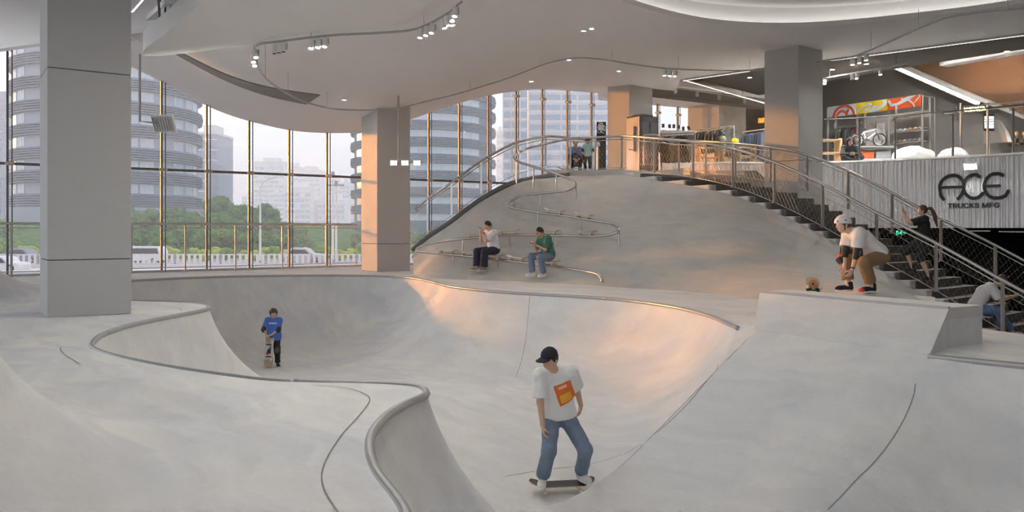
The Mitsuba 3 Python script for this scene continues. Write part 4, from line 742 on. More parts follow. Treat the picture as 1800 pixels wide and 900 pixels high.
sq = thing('queue_post', 'short silver post with a round head beside the black board', 'post'); qb = at(1051, 302, 25.2); part(sq, 'tube', rod(qb, qb + [0, 0, .8], .03, 8), 'steel'); part(sq, 'head', cbox([.12, .12, .14], .03, qb + [0, 0, .86]), 'steel_white')
def rail_rack(a, b, h, lab, n, cols, grp, w=.46, hg=.8, names=None):
    a, b = np.asarray(a, float), np.asarray(b, float); x = (b - a) / np.linalg.norm(b - a); y = np.cross(ZZ, x)
    t = thing('clothes_rack', lab, 'clothes rack')
    part(t, 'top_bar', rod(a + ZZ * h, b + ZZ * h, .018, 8), 'steel_grey')
    for p in (a, b): part(t, 'upright', rod(p + ZZ * .02, p + ZZ * h, .018, 8), 'steel_grey'); part(t, 'foot', bar(p - y * .25 + ZZ * .015, p + y * .25 + ZZ * .015, .03), 'steel_grey')
    L = np.linalg.norm(b - a)
    for k in range(n):
        p = a + x * (L * (k + .8) / (n + .6)) + ZZ * (h - .09); c = cols[k % len(cols)]
        garment(p, y * .97 + x * .25, x, w, hg, c[0], f'{c[1]} {c[2]} on {lab.split(" with ")[0]}, {ORD[k]} from its window end', grp, .06 if n > 6 else .1)
ORD = ['first', 'second', 'third', 'fourth', 'fifth', 'sixth', 'seventh', 'eighth', 'ninth', 'tenth', 'eleventh', 'twelfth']
rail_rack(at(1163, 290, 26.5) * [1, 1, 0] + ZZ * PZ, at(1222, 290, 26.0) * [1, 1, 0] + ZZ * PZ, 1.25, 'the rack behind the black cabinet with puffy jackets', 6, [((.025, .02, .02), 'black', 'puffer jacket'), ((.05, .045, .04), 'dark brown', 'puffer jacket'), ((.16, .15, .13), 'grey', 'jacket'), ((.03, .03, .03), 'jet black', 'jacket')], 'jackets on the rack by the cabinet', .62, .85)
rail_rack(at(1226, 285, 28.4) * [1, 1, 0] + ZZ * PZ, at(1290, 285, 27.2) * [1, 1, 0] + ZZ * PZ, 1.62, 'the tall rack before the pier with shirts', 9, [((.07, .07, .065), 'charcoal', 'shirt'), ((.12, .12, .11), 'grey', 'shirt'), ((.05, .05, .055), 'black', 'shirt'), ((.17, .19, .13), 'sage green', 'shirt')], 'shirts on the tall rack', .5, .75)
rail_rack(at(1306, 285, 28.0) * [1, 1, 0] + ZZ * PZ, at(1352, 285, 27.0) * [1, 1, 0] + ZZ * PZ, 1.5, 'the rack beside the dark column with jeans', 8, [((.06, .09, .15), 'blue', 'trousers'), ((.08, .09, .10), 'grey blue', 'trousers'), ((.04, .05, .08), 'navy', 'trousers')], 'jeans on the rack by the dark column', .4, .95)
def wood_shelf(px, Y, w, lab, cols):
    t = thing('display_shelf', lab, 'shelf'); p = at(px, 290, Y); p[2] = PZ
    for x in (-w / 2, w / 2): part(t, 'side', box([.05, .5, .72], p + [x, 0, .36]), 'wood')
    for z in (.7, .38, .06): part(t, 'board', box([w, .5, .035], p + [0, 0, z]), 'wood')
    for k, (x, z, c, nm) in enumerate(cols):
        single('folded_clothes', cbox([w * .38, .36, .16], .035, p + [x * w, -.03, z + .1]), flat(c, .9), f'{nm} on the {lab.split(" with ")[0]}', 'clothes', smooth=30, group='folded clothes on the wooden shelves')
wood_shelf(1280, 25.4, .42, 'low wooden shelf by the far handrail with grey cloth', [(-.0, .38, (.2, .2, .2), 'grey folded pile')]); wood_shelf(1311, 25.0, .46, 'second low wooden shelf next to the dark column with folded cloth', [(0, .06, (.25, .27, .27), 'pale grey folded pile'), (0, .38, (.3, .1, .05), 'rust folded pile')])
wood_shelf(1244, 25.5, .6, 'wooden shelf behind the far handrail with dark cloth', [(-.2, .06, (.05, .05, .05), 'black folded pile'), (.22, .06, (.08, .09, .07), 'dark green folded pile'), (0, .7, (.06, .07, .05), 'blackish green folded pile')])
for k, (px, py, rt) in enumerate(((1165.5, 221, .0), (1177, 222, .05), (1184.5, 222, -.03), (1193, 223, -.1), (1201, 226, 0), (1210.5, 225, .25))):
    p = at(px, py, 29.7); t = thing('photo_card', f'{ORD[k]} dark photo card in the row before the far window', 'photo card', 'photo cards in a row'); R = np.stack([[math.cos(rt), 0, math.sin(rt)], [0, 1, 0], [-math.sin(rt), 0, math.cos(rt)]], 1)
    part(t, 'card', box([.105, .01, .15], p, R), 'white'); part(t, 'print', box([.09, .004, .13], p - [0, .007, 0], R), flat((.12, .08, .08)))
cs = thing('display_table', 'long white display table before the far window that holds the photo cards', 'table'); A, B = at(1160, 231, 29.9), at(1226, 233, 29.9)
part(cs, 'top', bar(A, B, .5, .05), 'white'); part(cs, 'panel', bar([A[0], A[1] + .2, (PZ + A[2]) / 2], [B[0], B[1] + .2, (PZ + A[2]) / 2], .03, A[2] - PZ - .06), 'plaster')
for x in (.0, .5, 1.0): part(cs, 'leg', bar([*(A + (B - A) * x)[:2], PZ], [*(A + (B - A) * x)[:2], A[2] - .02], .05), 'white')
yb = at(1291, 246, 26.5); blob(yb - [0, 0, .12], [.14, .12, .15], flat((.75, .6, .02)), 'bright yellow bag hung among the dark clothes', 'bag', 5, 'bag')
ob = at(1338, 212, 27.9); single('storage_box', cbox([.17, .17, .17], .012, ob), flat((.8, .25, .02)), 'orange box on top of the jeans rack beside the dark column', 'box')
mq = thing('mannequin', 'headless mannequin torso in a sage green shirt among the clothes racks', 'mannequin'); mb = at(1268, 268, 26.6)
part(mq, 'torso', lathe([(0, 0), (.13, 0), (.15, .25), (.17, .42), (.14, .52), (.05, .56), (.05, .62), (0, .62)], 14, [mb[0], mb[1], mb[2]]), flat((.19, .21, .14), .9), smooth=True); part(mq, 'stand', rod([mb[0], mb[1], PZ], mb + [0, 0, .02], .025, 8), 'steel_grey'); part(mq, 'foot', lathe([(0, 0), (.2, 0), (.2, .02), (0, .03)], 14, [mb[0], mb[1], PZ + .001]), 'steel_grey')
part(mq, 'cap', lathe([(.1, 0), (.11, .05), (.08, .12), (0, .14)], 12, mb + [0, 0, .6]), 'dark', smooth=True)
# shop tracks with small spots, shop downlights, garage lamps and the exit sign
t2 = np.array([at(1445, 138, 25.5), at(1592, 112, 23.0)]); tt = thing('lighting_track', 'straight lighting track under the dark soffit of the shop', 'lighting track'); part(tt, 'rail', bar(t2[0], t2[1], .04), 'steel_grey')
part(tt, 'hanger', cat([rod(t2[0] * (1 - q) + t2[1] * q, (t2[0] * (1 - q) + t2[1] * q) * [1, 1, 0] + [0, 0, 6.215], .008, 5) for q in (.1, .9)]), 'steel_grey')
t2r = resample(t2, .05)
for nm, px, py in (('nearest the dark column', 1449, 137), ('second', 1497, 128.5), ('third', 1505, 127), ('last', 1547, 120)): spot((px, py), f'{nm} small spotlight on the straight track under the dark soffit', 'spotlights on the straight shop track', nm != 'second', (0, -.2), t2r, .15, .05, 90.0)
t3 = resample(np.array([at(1165, 151, 27.4), at(1308, 172, 30.0)]), .05); tt = thing('lighting_track', 'straight lighting track under the dark beam by the clothes racks', 'lighting track'); part(tt, 'rail', bar(t3[0], t3[-1], .04), 'steel_grey'); part(tt, 'hanger', cat([rod(t3[k], t3[k] + [0, 0, .32], .008, 5) for k in (2, -3)]), 'steel_grey')
for nm, px, py in (('first', 1187, 154), ('second', 1225, 160), ('third', 1264, 166), ('last', 1308, 172)): spot((px, py), f'{nm} small white spotlight on the track under the dark beam', 'spotlights on the beam track', False, (0, -.1), t3, .15, .05)
for px, py, lab in ((1318, 136, 'downlight in the brown soffit left of the dark column'), (1463, 122, 'downlight in the dark soffit right of the dark column'), (1438, 114, 'downlight in the dark soffit close behind the dark column'), (1523, 112, 'downlight in the dark soffit beside the hanging spotlights'), (1770, 90, 'faint downlight in the dark soffit near the picture edge')):
    Y = (6.215 - EYE) * FOC / (HOR - py); downlight([(px - 900) / FOC * Y, Y, 6.214], lab, .06, 110)
for x, y, w_h in ((14.0, 29.5, 'over the bicycle and the shelving'), (17.0, 27.5, 'over the reception desk')): downlight([x, y, 9.04], 'unseen fill downlight added high ' + w_h, .1, 70)  # both added out of sight to brighten the shelving area
for a, b, lab in (((1695, 1740), 398.5, 'long white tube lamp under the fascia at the garage mouth'),): strip(at(1697, 406, 20.6), at(1740, 406, 20.4), lab, .07)
strip(at(1756, 407, 20.3), at(1815, 408, 20.0), 'second white tube lamp under the fascia, at the picture edge', .07); strip(at(1505, 405, 23.2), at(1528, 405, 23.1), 'short white tube lamp under the fascia behind the helmeted man', .06)
ex = thing('exit_sign', 'green lit exit sign with running figure and arrow in the dark garage', 'exit sign'); ep = at(1583, 409, 24.0)
part(ex, 'case', cbox([.36, .05, .17], .01, ep), flat((.02, .12, .05))); P2 = np.stack([[1, 0, 0], ZZ, [0, -1, 0]], 1)
man = shapely.union_all([Point(-.0, .05).buffer(.014), stroke([(0, .03), (-.01, -.01)], .02), stroke([(-.04, .0), (0, .025), (.04, .01)], .012), stroke([(-.05, -.03), (-.01, -.01), (.02, -.04), (.02, -.06)], .014), shapely.box(-.14, -.06, -.08, .055).difference(shapely.box(-.125, -.06, -.095, .04)), stroke([(.07, 0), (.15, 0)], .016), stroke([(.12, .03), (.15, 0), (.12, -.03)], .014)])
lamp_part(ex, 'pictogram', move(prism(man, .003), P2, ep + [0, -.027, 0]), np.array([.05, .9, .4]) * .09)
# upper storey seen through the ceiling's opening at the far left: wall, soffit and part of a sign
struct('wall_upper', bar([-16, 19.5, 7.3], [-5.3, 14.77, 7.3], .2, 4.4), 'upper_wall', label='brushed warm wall of the floor above')
struct('ceiling_upper', prism([(-9.35, 17.5), (-7.7, 16.95), (-7.1, 15.5), (-6.2, 14.3), (-5.2, 14.2), (-6.5, 17.5), (-9.3, 18.6)], .1, (0, 0, 5.25)), 'plaster', label='pale floor edge of the floor above')
us = thing('wall_sign', 'white striped letters on a black board, half hidden by the fascia', 'sign'); up_ = at(318, 34, 14.4)
ub = np.array([.914, -.404, 0]); UR = np.stack([ub, ZZ, np.cross(ub, ZZ)], 1)
part(us, 'board', move(prism(stroke([(-.42, .55), (-.36, -.0), (-.26, .2), (-.05, .3), (.25, .6), (.4, .9)], .24).union(shapely.box(-.4, .1, .4, .9)), .05), UR, up_), 'black')
for k, x in enumerate((-.36, -.22, -.08, .12)): part(us, 'letter_stroke', move(prism(stroke([(x - .02, .04 + .09 * k), (x + .03, .95)], .082), .02), UR, up_ + UR[:, 2] * .052), 'white')
strip(at(232, 20, 15.2), at(262, -14, 14.3), 'thin light strip on the wall of the floor above', .03, None, .2)
# ---------------------------------------------------------------- shell of the building out of the picture, and the city outside
struct('ceiling_roof', prism([(-20, -9), (27, -9), (27, 40), (5, 37.5), (-20, 20)], .3, (0, 0, 9.2)), 'plaster_dark', label='unseen roof added over the building to block sky light')  # added out of view so no sky light falls in from above
struct('wall_right', cat([bar([26.6, -9, 3.5], [26.6, 40, 3.5], .3, 12), bar([3.0, -9, 4], [26.6, -9, 4], .3, 11)]), 'shopgrey', label='grey wall behind the picture')
struct('wall_front', cat([bar(win(-18.3, 8.3), win(17, 8.3), .3, 1.9), bar([-20, -9, 8.3], [-20, 16.4, 8.3], .3, 1.9)]), 'shopgrey', label='unseen solid band added over the windows to block the sun')  # added band that stops low sun reaching the upper storey
struct('wall_neighbour', box([10, 12, 15.5], [-61, 47.8, 5.4]), 'tower_grey', label='unseen grey block added outside to keep the sun off the near deck')  # added sun blocker left of the view, shades the foreground
struct('wall_far', bar([8.5, 38.6, 3.5], [26.6, 38.6, 3.5], .3, 11.5), 'shopgrey', label='grey far wall of the shop')
GZ = -2.3
struct('wall_storeys', box([44, 46, 62], [4, 18, 40.6]), 'shopgrey', label='storeys of the building above its roof')
g_ = struct('ground_outside', prism([(-420, 41.5), (-420, 760), (420, 760), (420, 41.5)], .2, (0, 0, GZ - .2)), 'asphalt', label='street and ground outside the windows')
part(g_, 'pavement', prism([(-21, 16.8), (-5.3, 27.6), (12, 39.8), (30, 45), (30, 60), (-70, 60), (-70, 14)], .3, (0, 0, GZ - .25)), 'pavement')
part(g_, 'pavement', prism([(-90, 62), (60, 66), (60, 71), (-90, 67)], .18, (0, 0, GZ)), 'pavement')
part(g_, 'kerb', bar([-90, 71.6, GZ + .15], [60, 73.6, GZ + .15], .5, .34), 'kerb_white')
fen = thing('road_fence', 'white picket road fence along the street beyond the windows', 'fence')
fx = np.arange(-52, 2, .52); fy = 73.4 + (fx + 50) * .012
part(fen, 'picket', cat([box([.24, .06, .86], [x, y, GZ + .75]) for x, y in zip(fx, fy)]), 'fence_white', kind='stuff')
for z in (.36, 1.16): part(fen, 'rail', bar([fx[0], fy[0] + .06, GZ + z], [fx[-1], fy[-1] + .06, GZ + z], .05, .12), 'fence_white')
for k in range(0, len(fx), 8): part(fen, 'post', cbox([.12, .12, 1.25], .02, [fx[k] + .26, fy[k], GZ + .63]), 'fence_grey')
def car(px, Y, L, col, lab, h=1.5, van=False):
    t = thing('car', lab, 'car'); p = np.array([(px - 900) / FOC * Y, Y, GZ]); W = 1.8
    if van: body = [(-.5, .25), (.5, .25), (.5, .7), (.44, .98), (-.44, 1), (-.5, .7)]; cab_ = [(-.46, .62), (.47, .62), (.42, .92), (-.42, .92)]
    else: body = [(-.5, .18), (.5, .18), (.5, .45), (.47, .56), (.24, .62), (.12, .96), (-.2, 1), (-.36, .66), (-.49, .6)]; cab_ = [(-.31, .64), (.2, .62), (.1, .9), (-.17, .93)]
    P3 = np.stack([[1, 0, 0], ZZ, [0, -1, 0]], 1); pl = lambda q: Polygon([(a * L, b * h) for a, b in q])
    part(t, 'body', move(prism(pl(body).buffer(.05), W, (0, 0, -W / 2)), P3, p), flat(col, .35), smooth=25); part(t, 'window', move(prism(pl(cab_), W + .12, (0, 0, -W / 2 - .06)), P3, p), 'car_glass')
    for x in (-.31, .32):
        for y in (-1, 1): part(t, 'wheel', move(lathe([(0, -.1), (.30, -.1), (.33, -.06), (.33, .06), (.30, .1), (0, .1)], 18), np.stack([[1, 0, 0], [0, 0, 1], [0, -1, 0]], 1), p + [x * L, y * .82, .33]), 'black')
        part(t, 'hub', move(lathe([(0, 0), (.2, 0), (.2, .02), (0, .04)], 12), np.stack([[1, 0, 0], [0, 0, 1], [0, -1, 0]], 1), p + [x * L, -.95, .33]), 'steel_grey')
car(532, 84, 4.6, (.5, .52, .55), 'silver grey car on the road behind the white fence, seen through the middle windows'); car(256, 80, 3.6, (.75, .76, .78), 'white van on the road, seen right beside the nearest column', 1.75, True); car(41, 82, 4.2, (.22, .24, .28), 'dark grey car on the road at the far left, before the bushes'); car(8, 66, 3.2, (.7, .7, .72), 'pale car at the left picture edge in front of the dark car', 1.25)
def lamppost(px, Y, ytop, lab, head):
    t = thing('street_lamp', lab, 'street lamp'); b = np.array([(px - 900) / FOC * Y, Y, GZ]); top = at(px, ytop, Y)
    part(t, 'pole', tube([b, b * .5 + top * .5, top], [.13, .1, .07], 8), 'fence_white', smooth=40); part(t, 'base', cbox([.5, .5, .5], .05, b + [0, 0, .25]), 'fence_grey')
    if head: part(t, 'arm', tube(spline([top, top + [.3, 0, .5], top + [1.0, 0, .9]], 4), .05, 6), 'fence_white'); part(t, 'head', cbox([.9, .3, .14], .04, top + [1.2, 0, .92], frame([1, 0, .25])), 'fence_white')
    else: part(t, 'head', cat([cbox([1.6, .3, .15], .03, top + [0, 0, -.2]), cbox([.3, .3, .5], .03, top)]), 'fence_grey')
lamppost(457.5, 78, 329, 'white street lamp with a curved arm in front of the trees', True); lamppost(585, 80, 306, 'tall white street pole, thicker one of a pair before the flats', False); lamppost(591, 82, 322, 'thin white street pole, right one of the pair before the flats', False)

# trees: leaf tufts on a branching crown
def crown_mesh(seed, n=900, squash=.8):
    r = np.random.default_rng(seed); cs = [np.zeros(3)] + [v / np.linalg.norm(v) * r.uniform(.35, .72) for v in r.normal(size=(16, 3))]; ms, V_, F_ = [], [], []
    for c in cs:
        m = trimesh.creation.icosphere(2, 1); v = m.vertices * r.uniform(.3, .42) * (1 + .5 * (meshkit.fbm(m.vertices * 2.3 + seed + c, 3, seed) - .5)[:, None]); ms.append(mesh_of((v + c) * [1, 1, squash], m.faces))
        for _ in range(n // 17):
            d = r.normal(size=3); d /= np.linalg.norm(d); p = (c + d * r.uniform(.28, .46)) * [1, 1, squash]; a = r.normal(size=3); a -= d * (a @ d) * .6; a /= np.linalg.norm(a); b = np.cross(a, r.normal(size=3)); b /= np.linalg.norm(b); s = r.uniform(.035, .075); k = len(V_)
            V_ += [p - a * s, p + b * s * .5, p + a * s, p - b * s * .5]; F_ += [[k, k + 1, k + 2], [k, k + 2, k + 3]]
    return cat(ms + [mesh_of(V_, F_)])
CROWNS = [[mikit.ply(crown_mesh(k, 1500), f'leaf_{c}', smooth=False) for k in (1, 2, 3)] for c in ('dark', 'mid', 'light')]
def trunk_mesh(seed):
    r = np.random.default_rng(seed); return cat([tube([(0, 0, -1.6), (.02, 0, -.8), (0, .02, -.1)], [.075, .055, .035], 7)] + [tube([(0, 0, -.6), v * .25 - [0, 0, .25], v * .5], [.035, .025, .012], 5) for v in (lambda q: q / np.linalg.norm(q, axis=1, keepdims=True))(np.abs(r.normal(size=(5, 3))) * np.sign(r.normal(size=(5, 3))) * [1, 1, 0] + [0, 0, .8])])
TRUNKS = [mikit.ply(trunk_mesh(k), 'bark', smooth=40) for k in (1, 2)]
def plant(name, p, r, tone, k, lab, cat_, grp, rot, trunk=True):
    t = thing(name, lab, cat_, grp); M = T4().translate([float(q) for q in p]).rotate([0, 0, 1], rot).scale([r, r, r * 1.05])
    put(fresh(t + '__foliage'), CROWNS[tone][k % 3], None, to_world=M)
    if trunk: put(fresh(t + '__trunk'), TRUNKS[k % 2], None, to_world=M)
rt_ = np.random.default_rng(21)
TL = np.array([(-20, 352), (60, 400), (150, 356), (235, 352), (265, 350), (300, 356), (340, 352), (375, 340), (410, 336), (440, 345), (480, 358), (510, 372), (530, 392), (550, 420), (575, 432), (600, 418), (625, 402), (680, 395), (760, 400)])
n_ = 0
for row, Y0 in enumerate((129, 121.5, 114, 106.5, 99.5)):
    for px in np.arange(-40 + (row % 2) * 42 + row * 7, 760, 84 - row * 2):
        px = px + rt_.uniform(-4, 4); ytop = np.interp(px, TL[:, 0], TL[:, 1]) + row * (13 if px < 520 else 8) + rt_.uniform(-3, 4); Y = Y0 + rt_.uniform(-.4, .4)
        if ytop > 440 or 75 < px < 205: continue
        zt = at(px, ytop, Y)[2]; r = rt_.uniform(2.7, 3.05) * (1 if zt > 2 else .75); tone = 0 if rt_.random() < .72 else 1
        plant('tree', [*at(px, 400, Y)[:2], zt - r * .9], r, tone, n_, ['dark green tree in the dense grove beyond the road', 'fresher green tree in the dense grove beyond the road'][tone], 'tree', ['dark trees beyond the road', 'green trees beyond the road'][tone], rt_.uniform(0, 360)); n_ += 1
for k, px in enumerate([24, 42, 58, 240, 257, 275, 292, 310, 327, 345, 362, 380, 398, 432, 449, 466, 483, 500, 517, 534, 566, 583, 600, 617, 634]):
    Y = (88.5, 93.5)[k % 2] + rt_.uniform(-.4, .4); r = rt_.uniform(.8, 1.0); top = 436 + rt_.uniform(-6, 5); zt = at(px, top, Y)[2]; tone = 2 if k % 4 else 1
    plant('bush', [*at(px, 400, Y)[:2], max(zt - r * .8, GZ + r * .4)], r, tone, k, ['', 'mid green rounded bush along the far side of the road', 'yellow green rounded bush along the far side of the road'][tone], 'bush', ['', 'mid green bushes by the road', 'yellow green bushes by the road'][tone], rt_.uniform(0, 360), False)
part(g_, 'slope', sheet(np.array([(x, y) for x in np.arange(-150, 60, 6.) for y in np.arange(96, 190, 6.)]), lambda p: GZ + .1 + np.clip((p[:, 1] - 97) * .13, 0, 4.6) * (1 - np.clip((p[:, 0] + 38) / 14, 0, 1)), shapely.box(-200, 90, 80, 200)), 'leaf_dark')

# towers
def cyl_wall(R0, a0, a1, z0, z1, n=20, lobes=0): pass
def annulus(r0, r1, z, th, n=64):
    a = np.linspace(0, 2 * np.pi, n + 1)[:-1]; c, s = np.cos(a), np.sin(a); v = []
    for r, zz_ in ((r0, z), (r1, z), (r1, z + th), (r0, z + th)): v.append(np.stack([r * c, r * s, np.full(n, zz_)], 1))
    i = np.arange(n); j = (i + 1) % n; q = [np.stack([k * n + i, k * n + j, (k + 1) % 4 * n + j, (k + 1) % 4 * n + i], 1) for k in range(4)]
    return quadmesh(np.vstack(v), np.vstack(q))
def round_tower(px, Y, R, pitch, nf, z0, lab, mats, a_win):
    t = thing('office_tower', lab, 'building'); c = np.array([(px - 900) / FOC * Y, Y, 0]); M = T4().translate([float(c[0]), float(c[1]), 0.])
    put(fresh(t + '__core'), mikit.ply(lathe([(R - 1.3, GZ), (R - 1.3, z0 + pitch * nf)], 64), mats[0], smooth=40), None, to_world=M)
    fins = mikit.ply(cat([annulus(R - 1.2, R * (1 - .004 * abs(k - 2)), pitch * (.02 + .105 * k), .16) for k in range(5)]), mats[1])
    slab = mikit.ply(annulus(R - 1.25, R - .95, pitch * .52, pitch * .48), mats[2])
    win_ = mikit.ply(cat([box([2.3, .12, pitch * .40], [0, 0, 0]), *[box([.09, .18, pitch * .40], [q, -.02, 0]) for q in (-1.15, -.38, .38, 1.15)]]), mats[3])
    toc = math.atan2(-c[1], -c[0])
    for k in range(nf):
        Mz = T4().translate([float(c[0]), float(c[1]), float(z0 + k * pitch)])
        put(fresh(t + '__louvre_band'), fins, None, to_world=Mz); put(fresh(t + '__spandrel'), slab, None, to_world=Mz)
        for a in a_win:
            aa = toc + a; put(fresh(t + '__window'), win_, None, to_world=T4().translate([float(c[0] + (R - .93) * math.cos(aa)), float(c[1] + (R - .93) * math.sin(aa)), float(z0 + (k + .76) * pitch)]).rotate([0, 0, 1], math.degrees(aa) + 90))
    part(t, 'podium', lathe([(R + .4, GZ), (R + .4, z0 - .2), (R - 1.3, z0 - .2)], 48, c), mats[2], smooth=30)
round_tower(193, 150, 16.3, 4.0, 12, 5.1, 'round office tower with stacked louvre bands behind the nearest column', ('tower_glass', 'louvre', 'spandrel', 'tower_window'), np.radians([12, 22, 46, 58, 68, -62, -74]))
round_tower(745, 181, 16.3, 3.47, 16, 1.0, 'round dark blue office tower with window strips between the columns', ('tower_glass_dark', 'louvre_dark', 'louvre_dark', 'tower_window'), np.radians([-18, -9, 0, 9, 18, 27, 36, 45, -27, -64]))
def slab_tower(px0, px1, Y, ztop, pitch, lab, mats, ncol, zb=0., depth=14., wh=.5, vert=None, stuff=False, name='office_tower', crown=True):
    t = thing(name, lab, 'building'); x0, x1 = (px0 - 900) / FOC * Y, (px1 - 900) / FOC * Y; w = x1 - x0
    part(t, 'wall', box([w, depth, ztop - GZ], [(x0 + x1) / 2, Y + depth / 2, (ztop + GZ) / 2]), mats[0])
    nf = int((ztop - zb) / pitch); cw = w / ncol; m = cat([box([cw * .9, .3, pitch * wh]), box([.12, .36, pitch * wh])]); mm = mikit.ply(m, mats[1])
    if stuff: part(t, 'window', cat([move(m, None, [x0 + (c + .5) * cw, Y - .06, zb + (k + .5) * pitch]) for k in range(nf) for c in range(ncol) if (c * 7 + k) % 9]), mats[1], kind='stuff')
    else:
        for k in range(nf):
            for c in range(ncol): put(fresh(t + '__window'), mm, None, to_world=T4().translate([float(x0 + (c + .5) * cw), float(Y - .06), float(zb + (k + .5) * pitch)]))
    if vert:
        for q in vert: part(t, 'pier', box([w * .03, .8, ztop - GZ], [x0 + w * q, Y - .2, (ztop + GZ) / 2]), mats[2])
    part(t, 'ledge', cat([box([w + .3, .5, pitch * .1], [(x0 + x1) / 2, Y - .1, zb + k * pitch]) for k in range(nf + 1)]), mats[2], kind='stuff')
    if crown: part(t, 'roof', cat([box([w * 1.04, depth * 1.04, .6], [(x0 + x1) / 2, Y + depth / 2, ztop + .3]), box([w * .5, depth * .5, 2.6], [(x0 + x1) / 2, Y + depth / 2, ztop + 1.9])]), mats[2])
    return t
slab_tower(930, 1100, 256, 62, 3.2, 'broad modern tower with white and blue horizontal bands behind the hill top', ('tower_white', 'tower_blue', 'tower_white'), 6, 0, 20, .52)
slab_tower(884, 927, 250, 66, 3.2, 'slender white framed tower with glass bays beside the banded tower', ('tower_white', 'tower_blue', 'tower_white'), 3, 0, 16, .62, (0, .33, .7, 1))
slab_tower(873, 884, 420, 52, 3.2, 'thin far tower in the gap between the dark tower and the banded tower', ('tower_white', 'tower_pale', 'tower_white'), 2, 0, 14, .5, None, True)
slab_tower(340, 381, 240, 29.5, 3.1, 'narrow grey tower beside the round louvred tower', ('tower_grey', 'tower_blue', 'tower_white'), 4, 0, 14, .55, None, True)
slab_tower(360, 384, 210, 15.0, 3.1, 'low grey block in front of the narrow grey tower', ('tower_grey', 'tower_grey', 'tower_grey'), 3, 0, 10, .5, None, True)
slab_tower(-30, 14, 230, 38, 3.2, 'grey tower at the left edge of the view', ('tower_grey', 'tower_blue', 'tower_grey'), 4, 0, 14, .55, None, True)
slab_tower(-40, 72, 205, 16.5, 3.4, 'wide grey glass block behind the round tower at the far left', ('tower_grey', 'tower_blue', 'tower_grey'), 8, 4, 12, .8, None, True, crown=False)
slab_tower(14, 40, 330, 24, 3.2, 'hazy stepped block between the two left towers', ('tower_grey', 'tower_pale', 'tower_white'), 4, 0, 12, .5, None, True)
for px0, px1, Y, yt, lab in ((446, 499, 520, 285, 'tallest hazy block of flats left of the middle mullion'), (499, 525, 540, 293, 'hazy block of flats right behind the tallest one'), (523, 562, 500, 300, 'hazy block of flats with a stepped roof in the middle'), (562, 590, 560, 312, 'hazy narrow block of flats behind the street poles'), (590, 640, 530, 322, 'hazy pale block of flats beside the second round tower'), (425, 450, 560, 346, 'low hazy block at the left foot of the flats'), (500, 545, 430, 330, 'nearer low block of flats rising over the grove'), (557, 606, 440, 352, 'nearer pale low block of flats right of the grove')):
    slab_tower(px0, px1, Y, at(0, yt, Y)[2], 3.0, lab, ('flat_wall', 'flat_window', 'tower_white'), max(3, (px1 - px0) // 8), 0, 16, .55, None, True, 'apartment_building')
# haze over the city
scene['haze'] = {'type': 'ply', **{k: v for k, v in mikit.ply(box([700, 640, 42], [-60, 45 + 320, GZ + 20.9])).items() if k != 'type'}, 'bsdf': {'type': 'null'},
                 'interior': {'type': 'homogeneous', 'albedo': {'type': 'rgb', 'value': [.90, .955, 1.0]}, 'sigma_t': HAZE, 'phase': {'type': 'hg', 'g': -.35}}}
labels['haze'] = {'label': 'pale haze over the city outside', 'kind': 'structure'}
# ---------------------------------------------------------------- skateboards
def deck_mesh(L=.80, W=.205, th=.012, top=True):
    xs = np.linspace(-L / 2, L / 2, 33); n = 7; V_, Q = [], []
    for x in xs:
        e = max(0, abs(x) - (L / 2 - .10)) / .10; hw = W / 2 * math.sqrt(max(0, 1 - e ** 2.4)) + 1e-3; kick = max(0, abs(x) - .23); z = kick * .36 * min(1, kick / .06)
        for y in np.linspace(-1, 1, n): V_.append([x, y * hw, z + .006 * y * y * (1 - e)])
    V_ = np.array(V_); m = len(V_); q = [[i * n + j, (i + 1) * n + j, (i + 1) * n + j + 1, i * n + j + 1] for i in range(32) for j in range(n - 1)]
    lo = V_ - [0, 0, th]; Q = q + [[m + a for a in r[::-1]] for r in q]
    bd = [j for j in range(n)] + [i * n + n - 1 for i in range(1, 33)] + [32 * n + j for j in range(n - 2, -1, -1)] + [i * n for i in range(31, 0, -1)]
    Q += [[bd[k], bd[(k + 1) % len(bd)], m + bd[(k + 1) % len(bd)], m + bd[k]] for k in range(len(bd))]
    Q = [r[::-1] if k >= 2 * len(q) else r for k, r in enumerate(Q)]
    return quadmesh(np.vstack([V_, lo]), Q), quadmesh(V_ * [.985, .97, 1] + [0, 0, .0015], q), quadmesh(lo * [.97, .93, 1] - [0, 0, .0012], [r[::-1] for r in q])
DECK, GRIP, UNDER = deck_mesh()
def skateboard(M3, p, deck, grip, under, wheels, lab, grp=None, sc=1.0, motif=None):
    t = thing('skateboard', lab, 'skateboard', grp); M3 = np.asarray(M3) * sc; mv = lambda m: move(m, M3, p)
    h = .088                                     # underside of the wheels is z = 0 in the board's own frame
    part(t, 'deck', mv(move(DECK, None, [0, 0, h])), deck, smooth=40); part(t, 'grip_tape', mv(move(GRIP, None, [0, 0, h])), grip, smooth=True); u = part(t, 'underside', mv(move(UNDER, None, [0, 0, h])), under, smooth=True)
    for s in (-1, 1):
        k = part(t, 'truck', mv(cat([box([.055, .05, .02], [s * .21, 0, h - .024]), rod([s * .21, -.09, .027], [s * .21, .09, .027], .010, 8), move(trimesh.creation.cone(.03, -.03), None, [s * .21, 0, h - .03])])), 'steel')
        for y in (-1, 1): part(t, 'wheel', mv(move(lathe([(0, -.017), (.02, -.017), (.027, -.008), (.027, .008), (.02, .017), (0, .017)], 16), np.stack([[1, 0, 0], [0, 0, 1], [0, -1, 0]], 1), [s * .21, y * .088, .027])), wheels, smooth=40)
    if motif: motif(u, lambda m: mv(move(m, np.stack([[1, 0, 0], [0, -1, 0], [0, 0, -1]], 1), [0, 0, h - .0145])))
    return t
